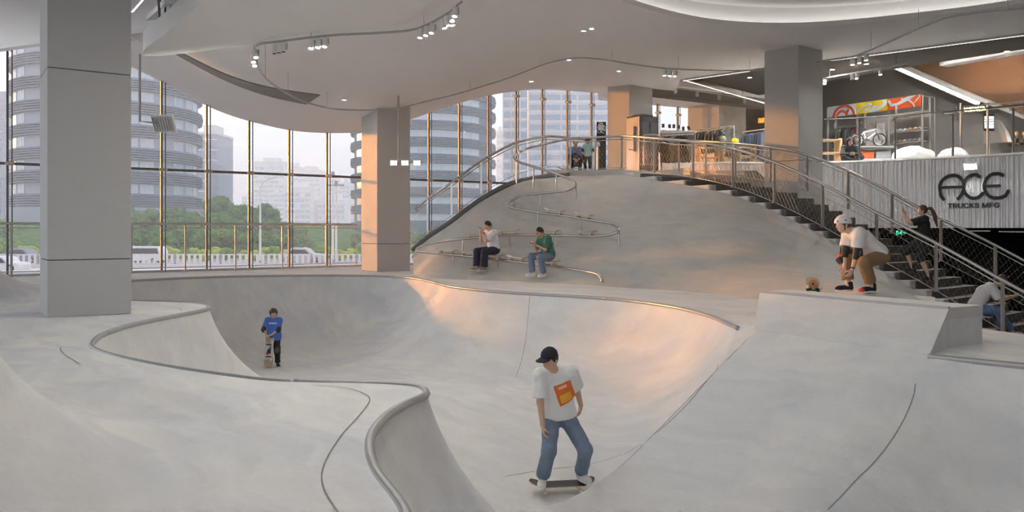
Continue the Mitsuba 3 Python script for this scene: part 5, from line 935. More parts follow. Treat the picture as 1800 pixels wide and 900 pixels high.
def board_frame(x, up):
    x = np.asarray(x, float); x = x / np.linalg.norm(x); up = np.asarray(up, float); z = up - x * (up @ x); z = z / np.linalg.norm(z); return np.stack([x, np.cross(z, x), z], 1)
# boards parked along the low snaking rail
srl = resample(snake_rail, .02)
def on_rail(px, py): return int(np.argmin(((srl[:, 0] / srl[:, 1] * FOC + 900 - px) / 2) ** 2 + (HOR - (srl[:, 2] - EYE) / srl[:, 1] * FOC - py) ** 2))
PARK = [(974, 378, 'highest parked skateboard on the snaking rail, on its upper straight'), (1025, 385, 'parked skateboard on the upper straight of the rail near its outer bend'), (835, 418, 'parked skateboard on the middle rail in front of the white shirted man’s hands'), (894, 413, 'parked skateboard on the middle rail right behind the white shirted man'),
        (964, 413, 'parked skateboard on the middle rail behind the man in green'), (1031, 414, 'parked skateboard on the middle rail between the man in green and the bend'), (785, 446, 'leftmost parked skateboard on the lowest rail'), (825, 450, 'parked skateboard on the lowest rail just before the white shirted man’s knees'),
        (867, 455, 'skateboard that the man in the white shirt sits on'), (908, 460, 'parked skateboard on the lowest rail between the two seated men'), (963, 467, 'skateboard that the man in the green shirt sits on')]
for k, (px, py, lab) in enumerate(PARK):
    i = on_rail(px, py); p = srl[i]; tg = srl[min(i + 8, len(srl) - 1)] - srl[max(i - 8, 0)]; tg /= np.linalg.norm(tg)
    skateboard(board_frame(tg, [0, 0, 1]), p + [0, 0, .023], 'wood_pale', 'grip_pale' if k % 3 else 'white', 'wood_pale', 'cream', lab.replace('’', "'"), None, .82 if k not in (8, 10) else .9)

# ---------------------------------------------------------------- people
class Field:
    def __init__(s, k=.02): s.pr, s.k, s.cut = [], k, []
    def cap(s, a, b, r0, r1, k=None, clip=None):
        a, b = np.asarray(a, float), np.asarray(b, float); m = max(r0, r1); ba = b - a; l2 = max(ba @ ba, 1e-9)
        def f(p):
            h = np.clip(((p - a) @ ba) / l2, 0, 1); d = np.linalg.norm(p - a - h[..., None] * ba, axis=-1) - (r0 + (r1 - r0) * h)
            for q, n in (clip or ()): d = np.maximum(d, (p - q) @ n)
            return d
        s.pr.append((f, np.minimum(a, b) - m, np.maximum(a, b) + m, k or s.k)); return s
    def ell(s, c, R, r, k=None, clip=None):
        c, r = np.asarray(c, float), np.asarray(r, float); m = r.max()
        def f(p):
            q = (p - c) @ R; k0 = np.linalg.norm(q / r, axis=-1); k1 = np.linalg.norm(q / r ** 2, axis=-1); d = k0 * (k0 - 1) / np.maximum(k1, 1e-9)
            for q_, n in (clip or ()): d = np.maximum(d, (p - q_) @ n)
            return d
        s.pr.append((f, c - m, c + m, k or s.k)); return s
    def mesh(s, vox, cuts=(), minus=()):
        lo = np.min([p[1] for p in s.pr], 0) - .05; hi = np.max([p[2] for p in s.pr], 0) + .05; n = np.ceil((hi - lo) / vox).astype(int) + 2
        D = np.full(n, .2, np.float32); ax = [lo[i] + vox * np.arange(n[i]) for i in range(3)]
        def sl(a, b): i0 = np.clip(((a - .06 - lo) / vox).astype(int), 0, n); i1 = np.clip(((b + .06 - lo) / vox).astype(int) + 2, 0, n); return tuple(slice(x, y) for x, y in zip(i0, i1))
        for f, a, b, k in s.pr:
            q = sl(a, b); P = np.stack(np.meshgrid(*[ax[i][q[i]] for i in range(3)], indexing='ij'), -1); d = f(P); e = D[q]; h = np.clip(.5 + .5 * (e - d) / k, 0, 1); D[q] = e * (1 - h) + d * h - k * h * (1 - h)
        if len(cuts) or len(minus):
            P = np.stack(np.meshgrid(*ax, indexing='ij'), -1)
            for q_, nn in cuts: D = np.maximum(D, (P - q_) @ nn)
            for g in minus: D = np.maximum(D, -g(P))
        return surface_net(D, lo, vox)
def surface_net(D, lo, vox):
    S = D < 0; n = np.array(D.shape); c = np.zeros(n - 1, np.int8)
    for i in np.ndindex(2, 2, 2): c += S[tuple(slice(q, m - 1 + q) for q, m in zip(i, n))]
    act = np.argwhere((c > 0) & (c < 8)); idx = np.full(n - 1, -1, np.int64); idx[tuple(act.T)] = np.arange(len(act)); pos = np.zeros((len(act), 3)); cnt = np.zeros(len(act))
    for a in range(3):
        o = [b for b in range(3) if b != a]
        for u in (0, 1):
            for v in (0, 1):
                e = np.zeros(3, int); e[o[0]], e[o[1]] = u, v; f = e.copy(); f[a] = 1; d0, d1 = D[tuple((act + e).T)], D[tuple((act + f).T)]; x = (d0 < 0) != (d1 < 0)
                t = np.where(x, d0 / np.where(x, d0 - d1, 1), 0); q = act + e + t[:, None] * (f - e); pos[x] += q[x]; cnt[x] += 1
    V_ = lo + vox * pos / cnt[:, None]; Q = []
    for a in range(3):
        b, c_ = (a + 1) % 3, (a + 2) % 3; s0 = [slice(None)] * 3; s1 = [slice(None)] * 3; s0[a], s1[a] = slice(0, -1), slice(1, None); x = S[tuple(s0)] != S[tuple(s1)]; g = np.argwhere(x); g = g[(g[:, b] > 0) & (g[:, c_] > 0) & (g[:, b] < n[b] - 1) & (g[:, c_] < n[c_] - 1)]
        eb, ec = np.eye(3, dtype=int)[b], np.eye(3, dtype=int)[c_]; q = np.stack([idx[tuple((g - w).T)] for w in (eb + ec, ec, 0 * eb, eb)], 1); fl = ~S[tuple(g.T)]; q[fl] = q[fl][:, ::-1]; Q.append(q)
    return quadmesh(V_, np.vstack(Q))
def unit(v): v = np.asarray(v, float); return v / (np.linalg.norm(v) + 1e-12)
def ik(a, t, l0, l1, pole):
    a, t = np.asarray(a, float), np.asarray(t, float); d = t - a; L = np.linalg.norm(d); u = d / L; L2 = min(L, (l0 + l1) * .998); t = a + u * L2
    x = (l0 ** 2 - l1 ** 2 + L2 ** 2) / (2 * L2); h = math.sqrt(max(l0 ** 2 - x ** 2, 0)); pl = np.asarray(pole, float); pl = unit(pl - u * (pl @ u)); return a + u * x + pl * h, t
def folds(m, s, seed, amp=.007):                  # soft creases in the cloth
    v = np.array(m.vertices); n = np.array(trimesh.Trimesh(v, m.faces, process=False).vertex_normals); q = v / s
    w = meshkit.fbm(q * [9, 9, 5] + seed, 2, seed); f = np.sin((q[:, 0] * 16 + q[:, 1] * 13 + q[:, 2] * 30) + 9 * w)
    m.vertices = v + n * (amp * s * (.55 * f + 1.3 * (w - .5)) * np.clip(meshkit.noise(q * 4 + 3 * seed, seed) * 1.8 - .35, .15, 1))[:, None]; return m
def person(lab, o, fwd, s, J, look, vox=.009):
    """J in the person's own axes (forward, left, up), metres at a height of 1.72, times s."""
    F = unit([fwd[0], fwd[1], 0]); Lf = np.array([-F[1], F[0], 0]); B = np.stack([F, Lf, ZZ], 1) * s; o = np.asarray(o, float)
    P = lambda q: o + B @ np.asarray(q, float); N = lambda q: unit(B @ np.asarray(q, float))
    pel, che, nec, hea = (P(J[k]) for k in ('pelvis', 'chest', 'neck', 'head')); face = N(J.get('face', (1, 0, 0))); lp = N(J.get('hips', (0, 1, 0))); lc = N(J.get('shoulders', (0, 1, 0)))
    up = unit(che - pel); uh = N(J['headup']) if 'headup' in J else unit((hea - nec) + ZZ * .05 * s); uh = unit(uh - face * (uh @ face)); hl = np.cross(uh, face); HR = np.stack([face, hl, uh], 1)
    fc = unit(np.cross(lc, unit(nec - che) + up)); RC = np.stack([fc, lc, np.cross(fc, lc)], 1); fp_ = unit(np.cross(lp, up)); RP = np.stack([fp_, lp, np.cross(fp_, lp)], 1); HS = look.get('headscale', 1.0) * s; bulk = look.get('bulk', 1.0)
    sh = {1: nec + lc * .165 * s * bulk - unit(nec - che) * .055 * s, -1: nec - lc * .165 * s * bulk - unit(nec - che) * .055 * s}; hip = {q: pel + lp * .085 * s * q - up * .02 * s for q in (1, -1)}
    arm, leg = {}, {}
    for q, nm in ((1, 'L'), (-1, 'R')):
        sq = sh[q] + N(J.get('shrug' + nm, (0, 0, 0))) * .04 * s * ('shrug' + nm in J); el, wr = ik(sq, P(J['hand' + nm]), .285 * s, .25 * s, N(J.get('elbow' + nm, (-1, q * .4, -.3)))); arm[q] = (sq, el, wr)
        kn, an = ik(hip[q], P(J['foot' + nm]), .425 * s, .41 * s, N(J.get('knee' + nm, (1, q * .15, 0)))); leg[q] = (hip[q], kn, an)
    b = Field(.03 * s)
    b.ell(pel, RP, [.105 * s * bulk, .155 * s * bulk, .12 * s], .05 * s).ell(pel * .55 + che * .45, (RP + RC) / 2, [.095 * s * bulk, .135 * s * bulk, .16 * s], .06 * s).ell(che, RC, [.108 * s * bulk, .155 * s * bulk, .17 * s], .06 * s)
    b.cap(sh[1], sh[-1], .06 * s, .06 * s, .05 * s).cap(nec - unit(nec - che) * .04 * s, hea - uh * .06 * s, .056 * s, .05 * s)
    b.ell(hea, HR, np.array([.092, .076, .108]) * HS, .02 * s).ell(hea - uh * .055 * HS + face * .018 * HS, HR, np.array([.072, .06, .065]) * HS, .03 * s)
    b.cap(hea + face * .088 * HS + uh * .01 * HS, hea + face * .104 * HS - uh * .022 * HS, .009 * HS, .015 * HS, .012 * s)
    b.ell(hea + face * .082 * HS - uh * .055 * HS, HR, np.array([.016, .024, .009]) * HS, .01 * s)
    for q in (1, -1): b.ell(hea + hl * .076 * HS * q - face * .008 * HS - uh * .012 * HS, HR, np.array([.022, .010, .034]) * HS, .008 * s)
    hands = {}
    for q in (1, -1):
        a0, a1, a2 = arm[q]; b.cap(a0, a1, .048 * s * bulk, .040 * s, .035 * s).cap(a1, a2, .040 * s, .027 * s, .02 * s)
        nm = 'L' if q > 0 else 'R'; hd = unit(N(J['grip' + nm]) if 'grip' + nm in J else (a2 - a1)); pn = N(J.get('palm' + nm, (0, -q, -.2))); pn = unit(pn - hd * (pn @ hd)); sd = np.cross(hd, pn) * (-q); hands[q] = (a2, hd, pn, sd); hh = s * look.get('handscale', 1.0)
        # palm, four unequal fingers with a bend, and a thumb off the side of the palm
        RH = np.stack([hd, sd, pn], 1); b.ell(a2 + hd * .045 * hh, RH, np.array([.052, .040, .017]) * hh, .014 * s); cu = J.get('curl' + nm, .5)
        for k, (off, ln) in enumerate(((.030, .068), (.010, .076), (-.010, .070), (-.028, .055))):
            c0 = a2 + hd * .078 * hh + sd * off * hh; d1 = unit(hd * math.cos(cu) + pn * math.sin(cu)); d2 = unit(hd * math.cos(cu * 2.1) + pn * math.sin(cu * 2.1)); c1 = c0 + d1 * ln * .5 * hh; c2 = c1 + d2 * ln * .5 * hh; b.cap(c0, c1, .0095 * hh, .009 * hh, .006 * s).cap(c1, c2, .009 * hh, .008 * hh, .006 * s)
        t0 = a2 + hd * .03 * hh + sd * .035 * hh; t1 = t0 + unit(hd * .6 + sd * .6 + pn * .45) * .038 * hh; b.cap(t0, t1, .012 * hh, .0105 * hh, .008 * s).cap(t1, t1 + unit(hd * .8 + pn * .6) * .03 * hh, .0105 * hh, .009 * hh, .006 * s)
        l0, l1, l2 = leg[q]; b.cap(l0, l1, .082 * s * bulk, .052 * s, .05 * s).cap(l1, l2, .052 * s, .036 * s, .03 * s); cf = unit(np.cross(l2 - l1, np.cross(N(J.get('toe' + nm, (1, q * .15, 0))), l2 - l1))); b.cap(l1 * .8 + l2 * .2 - cf * .015 * s, l1 * .5 + l2 * .5 - cf * .012 * s, .042 * s, .036 * s, .03 * s)
        td = N(J.get('toe' + nm, (1, q * .15, 0))); b.cap(l2 - td * .02 * s - ZZ * .03 * s, l2 + td * .13 * s - ZZ * .045 * s, .035 * s, .026 * s, .03 * s)
    key = thing('person', lab, 'person'); part(key, 'body', b.mesh(vox), look.get('skin', 'skin'), smooth=True)
    # ---- face details
    for q in (1, -1):
        e = hea + face * .081 * HS + hl * .031 * HS * q + uh * .012 * HS; m = trimesh.creation.icosphere(1, .0095 * HS); part(key, 'eye', move(m, None, e), 'white', smooth=True); part(key, 'iris', move(trimesh.creation.icosphere(1, .0055 * HS), None, e + face * .0058 * HS), 'black', smooth=True)
        part(key, 'eyebrow', tube([hea + face * w * HS + hl * y * q * HS + uh * .034 * HS for w, y in ((.091, .016), (.088, .03), (.078, .046))], .0042 * HS, 5), look.get('hair', 'hair_black'))
    part(key, 'lips', move(trimesh.creation.icosphere(1, 1), HR * np.array([.007, .020, .006]) * HS, hea + face * .094 * HS - uh * .054 * HS), 'lips', smooth=True)
    # ---- clothes: inflated over the same limbs, cut at hem, cuffs and neck
    g = .020 * s * look.get('loose', 1.0); sleeve = look.get('sleeve', .62); hemz = look.get('hem', -.03)
    un = unit(nec - che); tc = [(pel + up * hemz * s, -up), (nec + un * .022 * s, un)]
    sf = Field(.045 * s); sf.ell(pel + up * .02 * s, RP, [.122 * s * bulk + g, .172 * s * bulk + g, .15 * s - hemz * .35 * s], .07 * s, tc).ell(pel * .55 + che * .45, (RP + RC) / 2, [.10 * s * bulk + g, .143 * s * bulk + g, .17 * s], .07 * s, tc).ell(che, RC, [.108 * s * bulk + g, .158 * s * bulk + g, .175 * s], .07 * s, tc).cap(sh[1], sh[-1], .062 * s + g * .6, .062 * s + g * .6, .05 * s, tc[1:])
    if hemz < -.14: sf.ell(pel - up * .08 * s, RP, [.135 * s * bulk + g, .185 * s * bulk + g, .24 * s], .06 * s, tc)
    for q in (1, -1):
        a0, a1, a2 = arm[q]; u1 = unit(a1 - a0)
        if sleeve <= 1: e = a0 * (1 - sleeve) + a1 * sleeve; sf.cap(a0, e + u1 * .05 * s, .054 * s * bulk + g, .050 * s + g * 1.25, .04 * s, [(e, u1)])
        else: u2 = unit(a2 - a1); e = a1 * (2 - sleeve) + a2 * (sleeve - 1); sf.cap(a0, a1, .052 * s * bulk + g, .044 * s + g, .04 * s).cap(a1, e + u2 * .04 * s, .044 * s + g, .034 * s + g * .8, .03 * s, [(e, u2)])
    part(key, look.get('top_name', 'shirt'), folds(sf.mesh(vox * 1.15), s, 3), look['top'], smooth=55)
    pants = Field(.035 * s); gp = .014 * s * look.get('loose_legs', 1.0)
    pants.ell(pel, RP, [.11 * s * bulk + gp, .158 * s * bulk + gp, .125 * s], .05 * s, [(pel + up * .10 * s, up)]); leg_end = look.get('leg_end', .93)
    for q in (1, -1):
        l0, l1, l2 = leg[q]; u2 = unit(l2 - l1); pants.cap(l0, l1, .085 * s * bulk + gp, .062 * s + gp, .04 * s)
        if leg_end > 0: e = l1 + (l2 - l1) * leg_end; pants.cap(l1, e + u2 * .05 * s, .060 * s + gp, .048 * s + gp * look.get('flare', 1.3), .03 * s, [(e, u2)])
    part(key, look.get('bottom_name', 'trousers'), folds(pants.mesh(vox * 1.15), s, 5), look['bottom'], smooth=55)
    for q, nm in ((1, 'L'), (-1, 'R')):
        l0, l1, l2 = leg[q]; td = N(J.get('toe' + nm, (1, q * .15, 0))); fu = unit(np.cross(td, np.cross(ZZ if abs(td[2]) < .9 else F, td))); sd = np.cross(fu, td); RS = np.stack([td, sd, fu], 1); base = l2 - fu * .082 * s
        sh_ = Field(.02 * s); sh_.cap(l2 - td * .025 * s - fu * .03 * s, l2 - td * .02 * s + fu * look.get('shoe_high', .0) * s, .047 * s, .046 * s).ell(l2 + td * .06 * s - fu * .045 * s, RS, np.array([.135, .046, .045]) * s).ell(l2 + td * .12 * s - fu * .052 * s, RS, np.array([.075, .048, .034]) * s)
        k = part(key, 'shoe', sh_.mesh(.009 * s, [(base + fu * .014 * s, -fu), (l2 + fu * (look.get('shoe_high', .0) + .02) * s, fu)]), look['shoe'], smooth=50)
        ol = Polygon([(.057 + .137 * math.cos(a) * (1 if math.cos(a) > 0 else .98), (.046 + .006 * math.cos(a)) * math.sin(a)) for a in np.linspace(0, 2 * np.pi, 25)[:-1]]); part(k, 'sole', move(prism(ol, .024), RS * s, base - fu * .004 * s), look.get('sole', 'white'))
        if look.get('laces'): part(k, 'laces', cat([move(box([.006, .05, .005]), RS * s, l2 + (td * (.07 + .022 * i) + fu * (-.004 - .010 * i)) * s) for i in range(3)]), look['laces'])
    if look.get('hairstyle', 'short'):
        hf = Field(.015 * s); hf.ell(hea + uh * .012 * HS - face * .008 * HS, HR, np.array([.100, .086, .112]) * HS)
        hc = [(hea + face * .066 * HS + uh * .048 * HS, unit(face * .86 - uh * .55)), (hea - uh * .085 * HS, -uh)] if look.get('hairstyle', 'short') != 'long' else [(hea + face * .055 * HS + uh * .03 * HS, unit(face * .95 - uh * .5)), (hea - uh * .09 * HS, -uh)]
        hm = hf.mesh(.007 * s, hc); v = np.array(hm.vertices); v += (meshkit.fbm(v * 60, 2, 3) - .5)[:, None] * .012 * (v - hea); hm.vertices = v; part(key, 'hair', hm, look.get('hair', 'hair_black'), smooth=60)
    return dict(key=key, pel=pel, che=che, nec=nec, hea=hea, face=face, hl=hl, uh=uh, HR=HR, HS=HS, arm=arm, leg=leg, hands=hands, s=s, P=P, N=N, RC=RC, RP=RP, fc=fc, lc=lc, up=up)
def helmet(r, mat, strap='black', vents=6):
    c, HS, HR = r['hea'] + r['uh'] * .018 * r['HS'] - r['face'] * .004 * r['HS'], r['HS'], r['HR']
    f = Field(.01).ell(c, HR, np.array([.128, .108, .122]) * HS); k = part(r['key'], 'helmet', f.mesh(.008 * HS, [(c + r['uh'] * .0 * HS + r['face'] * .05 * HS, unit(-r['uh'] + r['face'] * .25))]), mat, smooth=45)
    for i in range(vents):
        a = (i - (vents - 1) / 2) * 1.05; d = unit(r['face'] * math.cos(a) * .9 + r['hl'] * math.sin(a) + r['uh'] * .35); part(k, 'vent', move(cbox([.03, .016, .012], .005), np.stack([unit(np.cross(r['uh'], d)), np.cross(d, unit(np.cross(r['uh'], d))), d], 1) * HS, c + HR @ (HR.T @ d * np.array([.128, .108, .122])) * HS), 'dark')
    ch = r['hea'] - r['uh'] * .115 * HS + r['face'] * .045 * HS
    for q in (1, -1): part(k, 'strap', tube([c + (r['hl'] * .093 * q - r['uh'] * .02 + r['face'] * .03) * HS, r['hea'] + (r['hl'] * .074 * q - r['uh'] * .07 + r['face'] * .022) * HS, ch], .007 * HS, 5), strap)
def pad(r, name, c, ax, n, ln, rad, mat, capmat=None, lab=None):
    ax, n = unit(ax), unit(n - unit(ax) * (np.asarray(n) @ unit(ax))); R = np.stack([n, np.cross(ax, n), ax], 1); f = Field(.015).cap(c - ax * ln * .5, c + ax * ln * .5, rad, rad * .94); k = part(r['key'], name, f.mesh(.008, [(c + ax * ln * .55, ax), (c - ax * ln * .55, -ax)]), mat, smooth=50, label=lab)
    part(k, 'cap', move(trimesh.creation.icosphere(2, 1), R * np.array([.03, rad * .85, ln * .42]), c + n * rad * .88), capmat or mat, smooth=True)
def print_on(r, w, h, du, shapes, dl=0):          # flat print on the chest, lifted clear of the cloth
    return None
def phone(p, R, lab, grp=None):
    t = thing('phone', lab, 'phone', grp); part(t, 'case', move(cbox([.075, .012, .15], .004), R, p), 'black'); part(t, 'screen', move(box([.066, .002, .135]), R, p - R[:, 1] * .007), 'phone_screen'); return t
def stand(px, py, y0=4, y1=26):                   # where the picture's ray meets the ground
    for Y in np.arange(y0, y1, .02):
        p = at(px, py, Y)
        if p[2] <= ground(p[0], p[1]): return np.array([p[0], p[1], ground(p[0], p[1])])
    return p
# the boy in blue on the bowl's floor
o = stand(481, 645, 14, 19) + [0, 0, .015]
r = person('boy in a blue t-shirt and dark helmet standing in the bowl with a skateboard', o, (.12, -1), .765, dict(pelvis=(-.02, 0, .915), chest=(-.02, 0, 1.22), neck=(0, 0, 1.41), head=(.02, 0, 1.56), face=(.95, .28, -.08), handR=(.16, -.17, .92), handL=(.19, -.03, .95), gripR=(.75, .3, -.3), gripL=(.6, -.6, -.15), palmR=(.3, .6, -.5), palmL=(.2, -.4, -.8), elbowR=(-.5, -.7, -.3), elbowL=(-.5, .7, -.3), footL=(.0, .12, .082), footR=(-.03, -.10, .082), toeL=(1, .35, 0), toeR=(1, -.3, 0)),
           dict(top='tee_blue', bottom='cloth_black', shoe='cloth_black', sole='cream', sleeve=.72, hem=-.16, loose=1.7, loose_legs=1.5, headscale=1.16, hairstyle='short', handscale=1.1), .008)
helmet(r, 'helmet_dark', 'black', 5)
for q in (1, -1): a0, a1, a2 = r['arm'][q]; pad(r, 'elbow_pad', a1, a2 - a0, a1 - (a0 + a2) / 2, .15 * .8, .052, 'black', 'dark')
l0, l1, l2 = r['leg'][1]; pad(r, 'knee_pad', l1, l2 - l0, r['fc'], .2 * .8, .078, 'black', 'dark')
l0, l1, l2 = r['leg'][-1]; pad(r, 'knee_pad', l1, l2 - l0, r['fc'], .2 * .8, .078, 'black', 'dark')
part(r['key'], 'chest_print', move(cbox([.012, .17, .03], .003), r['RC'], r['che'] + r['fc'] * .108 + r['up'] * .05), flat((.62, .64, .66)))
def sticker_motif(u, mv):
    for k, (x, y, a, b, c) in enumerate(((.0, .0, .12, .10, (.03, .03, .03)), (.08, -.03, .07, .06, (.10, .2, .4)), (-.06, .03, .05, .07, (.35, .05, .05)), (-.13, 0, .03, .13, (.12, .03, .03)), (.155, .01, .035, .12, (.05, .05, .05)), (.04, .045, .06, .04, (.6, .6, .62)), (.285, 0, .05, .02, (.6, .45, .1)))): part(u, 'sticker', mv(box([a, b, .002], [x, y, 0])), flat(c))
bb = r['P']((.31, -.12, 0)); bb[2] = o[2] + .375; upx = unit([.03, .13, 1.0])
skateboard(np.stack([upx, np.cross(unit([0.1, 1, -.13] - upx * (np.array([.1, 1, -.13]) @ upx)), upx), unit([0.1, 1, -.13] - upx * (np.array([.1, 1, -.13]) @ upx))], 1), bb, 'wood_pale', 'black', 'board_white', 'cream', 'white stickered skateboard that the boy in blue holds upright before him', None, .93, sticker_motif)

# the skater riding across the bowl
o = np.array([.56, 9.0, 0.]); o[2] = ground(o[0], o[1])
bx_ = unit([1, .14, 0]); skateboard(board_frame(bx_, [0, -.05, 1]), o + [0, 0, .012], 'wood_pale', 'black', 'wood_pale', 'cream', 'black gripped skateboard under the feet of the skater in the foreground', None, .95)
r = person('skater in a white t-shirt, jeans and black cap riding through the bowl', o, (.22, -1), 1.0, dict(pelvis=(-.02, -.03, .86), chest=(.04, -.05, 1.20), neck=(.13, -.125, 1.405), head=(.22, -.20, 1.545), face=(.55, -.78, -.30), headup=(.25, -.25, 1), shoulders=(.18, .96, .12), hips=(.05, 1, .02), handR=(.26, -.28, .585), elbowR=(-.5, -.6, 0), gripR=(.1, .1, -1), palmR=(0, 1, 0), curlR=.35, handL=(-.14, .29, .86), elbowL=(-.6, .7, 0), gripL=(-.1, -.2, -1), palmL=(0, -1, 0), curlL=.5,
    footL=(-.02, .23, .204), footR=(.04, -.235, .204), toeL=(1, .28, 0), toeR=(1, -.35, 0), kneeL=(1, .25, 0), kneeR=(1, -.2, 0)), dict(top='tee_white', bottom='denim', shoe='tee_white', sole='white', sleeve=.86, hem=.0, loose=1.6, loose_legs=1.35, flare=1.5, leg_end=.95, laces='white'), .0075)
HSk = r['HS']; hc_ = r['hea'] + r['uh'] * .03 * HSk
cf = Field(.01).ell(hc_, r['HR'], np.array([.106, .091, .102])); ck_ = part(r['key'], 'cap', cf.mesh(.007, [(hc_ + r['uh'] * .012, -r['uh'])]), 'cloth_black', smooth=50)
bm = trimesh.creation.icosphere(3, 1); bv = bm.vertices * [.095, .078, .010]; bv[:, 2] -= bv[:, 1] ** 2 * 2.2; bm.vertices = bv; part(ck_, 'brim', move(bm, r['HR'], hc_ + r['face'] * .105 + r['uh'] * .012), 'cloth_black', smooth=True)
part(ck_, 'button', move(trimesh.creation.icosphere(1, .009), None, hc_ + r['uh'] * .102), 'cloth_black')
def chest_patch(r, dl, du, w, h, rot, mat, name, off=.0):   # cloth print that follows the chest
    g = np.stack(np.meshgrid(np.linspace(-1, 1, 9), np.linspace(-1, 1, 9), indexing='ij'), -1).reshape(-1, 2); a = math.radians(rot); s = r['s']; R = r['RC']
    y = (g[:, 0] * w * math.cos(a) - g[:, 1] * h * math.sin(a)) / 2 + dl; z = (g[:, 0] * w * math.sin(a) + g[:, 1] * h * math.cos(a)) / 2 + du; i = np.arange(8); q = np.array([[b * 9 + c, (b + 1) * 9 + c, (b + 1) * 9 + c + 1, b * 9 + c + 1] for b in i for c in i])
    tm = trimesh.Trimesh(*[meshkit.WRITTEN[scene[r['key'] + '__shirt']['filename']][k] for k in (0, 1)], process=False); P0 = r['che'] + R[:, 1] * 0 + y[:, None] * R[:, 1] * s + z[:, None] * R[:, 2] * s + R[:, 0] * .6; V_ = []
    for p in P0:
        d = tm.vertices - p; lat = np.linalg.norm(d - np.outer(d @ R[:, 0], R[:, 0]), axis=1); near = np.argsort(lat)[:6]; near = near[(d[near] @ -R[:, 0]) < .75]; t = np.min(d[near] @ -R[:, 0]) if len(near) else .45; V_.append(p - R[:, 0] * (t - .006 - off))
    return part(r['key'], name, quadmesh(np.array(V_), q), mat, smooth=True)
chest_patch(r, .055, -.02, .20, .24, 12, flat((.75, .16, .03), .8), 'shirt_print'); chest_patch(r, .06, -.07, .13, .10, 12, flat((.80, .40, .04), .8), 'shirt_print', .002); chest_patch(r, .03, .06, .10, .03, 12, flat((.8, .45, .35), .8), 'shirt_print', .002)

# the two men seated on the low rail
def seat_of(px, py): return srl[on_rail(px, py)]
sp_ = seat_of(867, 455); gz = ground(-.62, 20.1); o = np.array([sp_[0], sp_[1] + .02, gz]); hz = (sp_[2] + .25 - gz) / .97
r = person('man in a white t-shirt and black trousers seated on the low rail', o, (-.82, -.55), .97, dict(pelvis=(-.02, 0, hz), chest=(.03, 0, hz + .29), neck=(.09, 0, hz + .475), head=(.16, 0, hz + .615), face=(.9, .05, -.42), handR=(.33, -.06, hz + .44), handL=(.34, .05, hz + .45), gripR=(.6, .35, .6), gripL=(.6, -.35, .6), palmR=(-.5, .6, .4), palmL=(-.5, -.6, .4), curlR=.7, curlL=.7, elbowR=(-.1, -.35, -1), elbowL=(-.1, .35, -1),
    footL=(.40, .17, .085), footR=(.42, -.12, .085), kneeL=(.6, .3, 1), kneeR=(.6, -.25, 1), toeL=(1, .2, 0), toeR=(1, -.15, 0)), dict(top='tee_white', bottom='cloth_navy', shoe='shoe_grey', sole='cream', sleeve=.9, hem=-.03, loose=1.5, loose_legs=2.0, flare=2.2), .010)
hc2 = (r['hands'][1][0] + r['hands'][-1][0]) / 2 + r['N']((.5, 0, .8)) * .075; phone(hc2, np.stack([r['lc'], r['N']((-.8, 0, .55)), unit(np.cross(r['lc'], r['N']((-.8, 0, .55))))], 1), 'white phone held up by the man in the white shirt on the rail')
a2 = r['arm'][1]; part(r['key'], 'watch', tube([a2[2] * .86 + a2[1] * .14 + (r['N']((0, 1, 0)) * math.cos(t) + unit(np.cross(unit(a2[2] - a2[1]), r['N']((0, 1, 0)))) * math.sin(t)) * .033 for t in np.linspace(0, 6.28, 11)[:-1]], .009, 5, True), 'black')
sp_ = seat_of(963, 467); gz = ground(.6, 19.1); o = np.array([sp_[0], sp_[1] + .02, gz]); hz = (sp_[2] + .25 - gz) / .97
r = person('man in a green t-shirt and jeans seated on the low rail looking at his phone', o, (-.85, -.5), .97, dict(pelvis=(-.02, 0, hz), chest=(.04, 0, hz + .28), neck=(.13, 0, hz + .45), head=(.23, 0, hz + .565), face=(.85, .0, -.55), headup=(.5, 0, .85), handR=(.36, -.05, hz + .26), handL=(.37, .05, hz + .24), gripR=(.9, .3, .3), gripL=(.9, -.3, .25), palmR=(-.3, .5, .8), palmL=(-.3, -.5, .8), curlR=.7, curlL=.7, elbowR=(-.3, -.5, -1), elbowL=(-.3, .5, -1),
    footL=(.22, .16, .085), footR=(.36, -.13, .085), kneeL=(1, .4, .8), kneeR=(1, -.2, .8), toeL=(1, .25, 0), toeR=(1, -.1, 0)), dict(top='tee_green', bottom='denim', shoe='tee_white', sole='white', sleeve=.86, hem=-.04, loose=1.4, bulk=1.06, loose_legs=1.6), .010)
hc2 = (r['hands'][1][0] + r['hands'][-1][0]) / 2 + r['N']((.9, 0, .25)) * .09; phone(hc2, np.stack([r['lc'], r['N']((-.45, 0, .85)), unit(np.cross(r['lc'], r['N']((-.45, 0, .85))))], 1), 'dark phone held low by the man in the green shirt')
for q in (1, -1): part(r['key'], 'glasses', tube([r['hea'] + r['face'] * .094 + r['hl'] * (.031 * q + .024 * math.cos(t)) + r['uh'] * (.012 + .018 * math.sin(t)) for t in np.linspace(0, 6.28, 13)[:-1]], .003, 4, True), 'black')

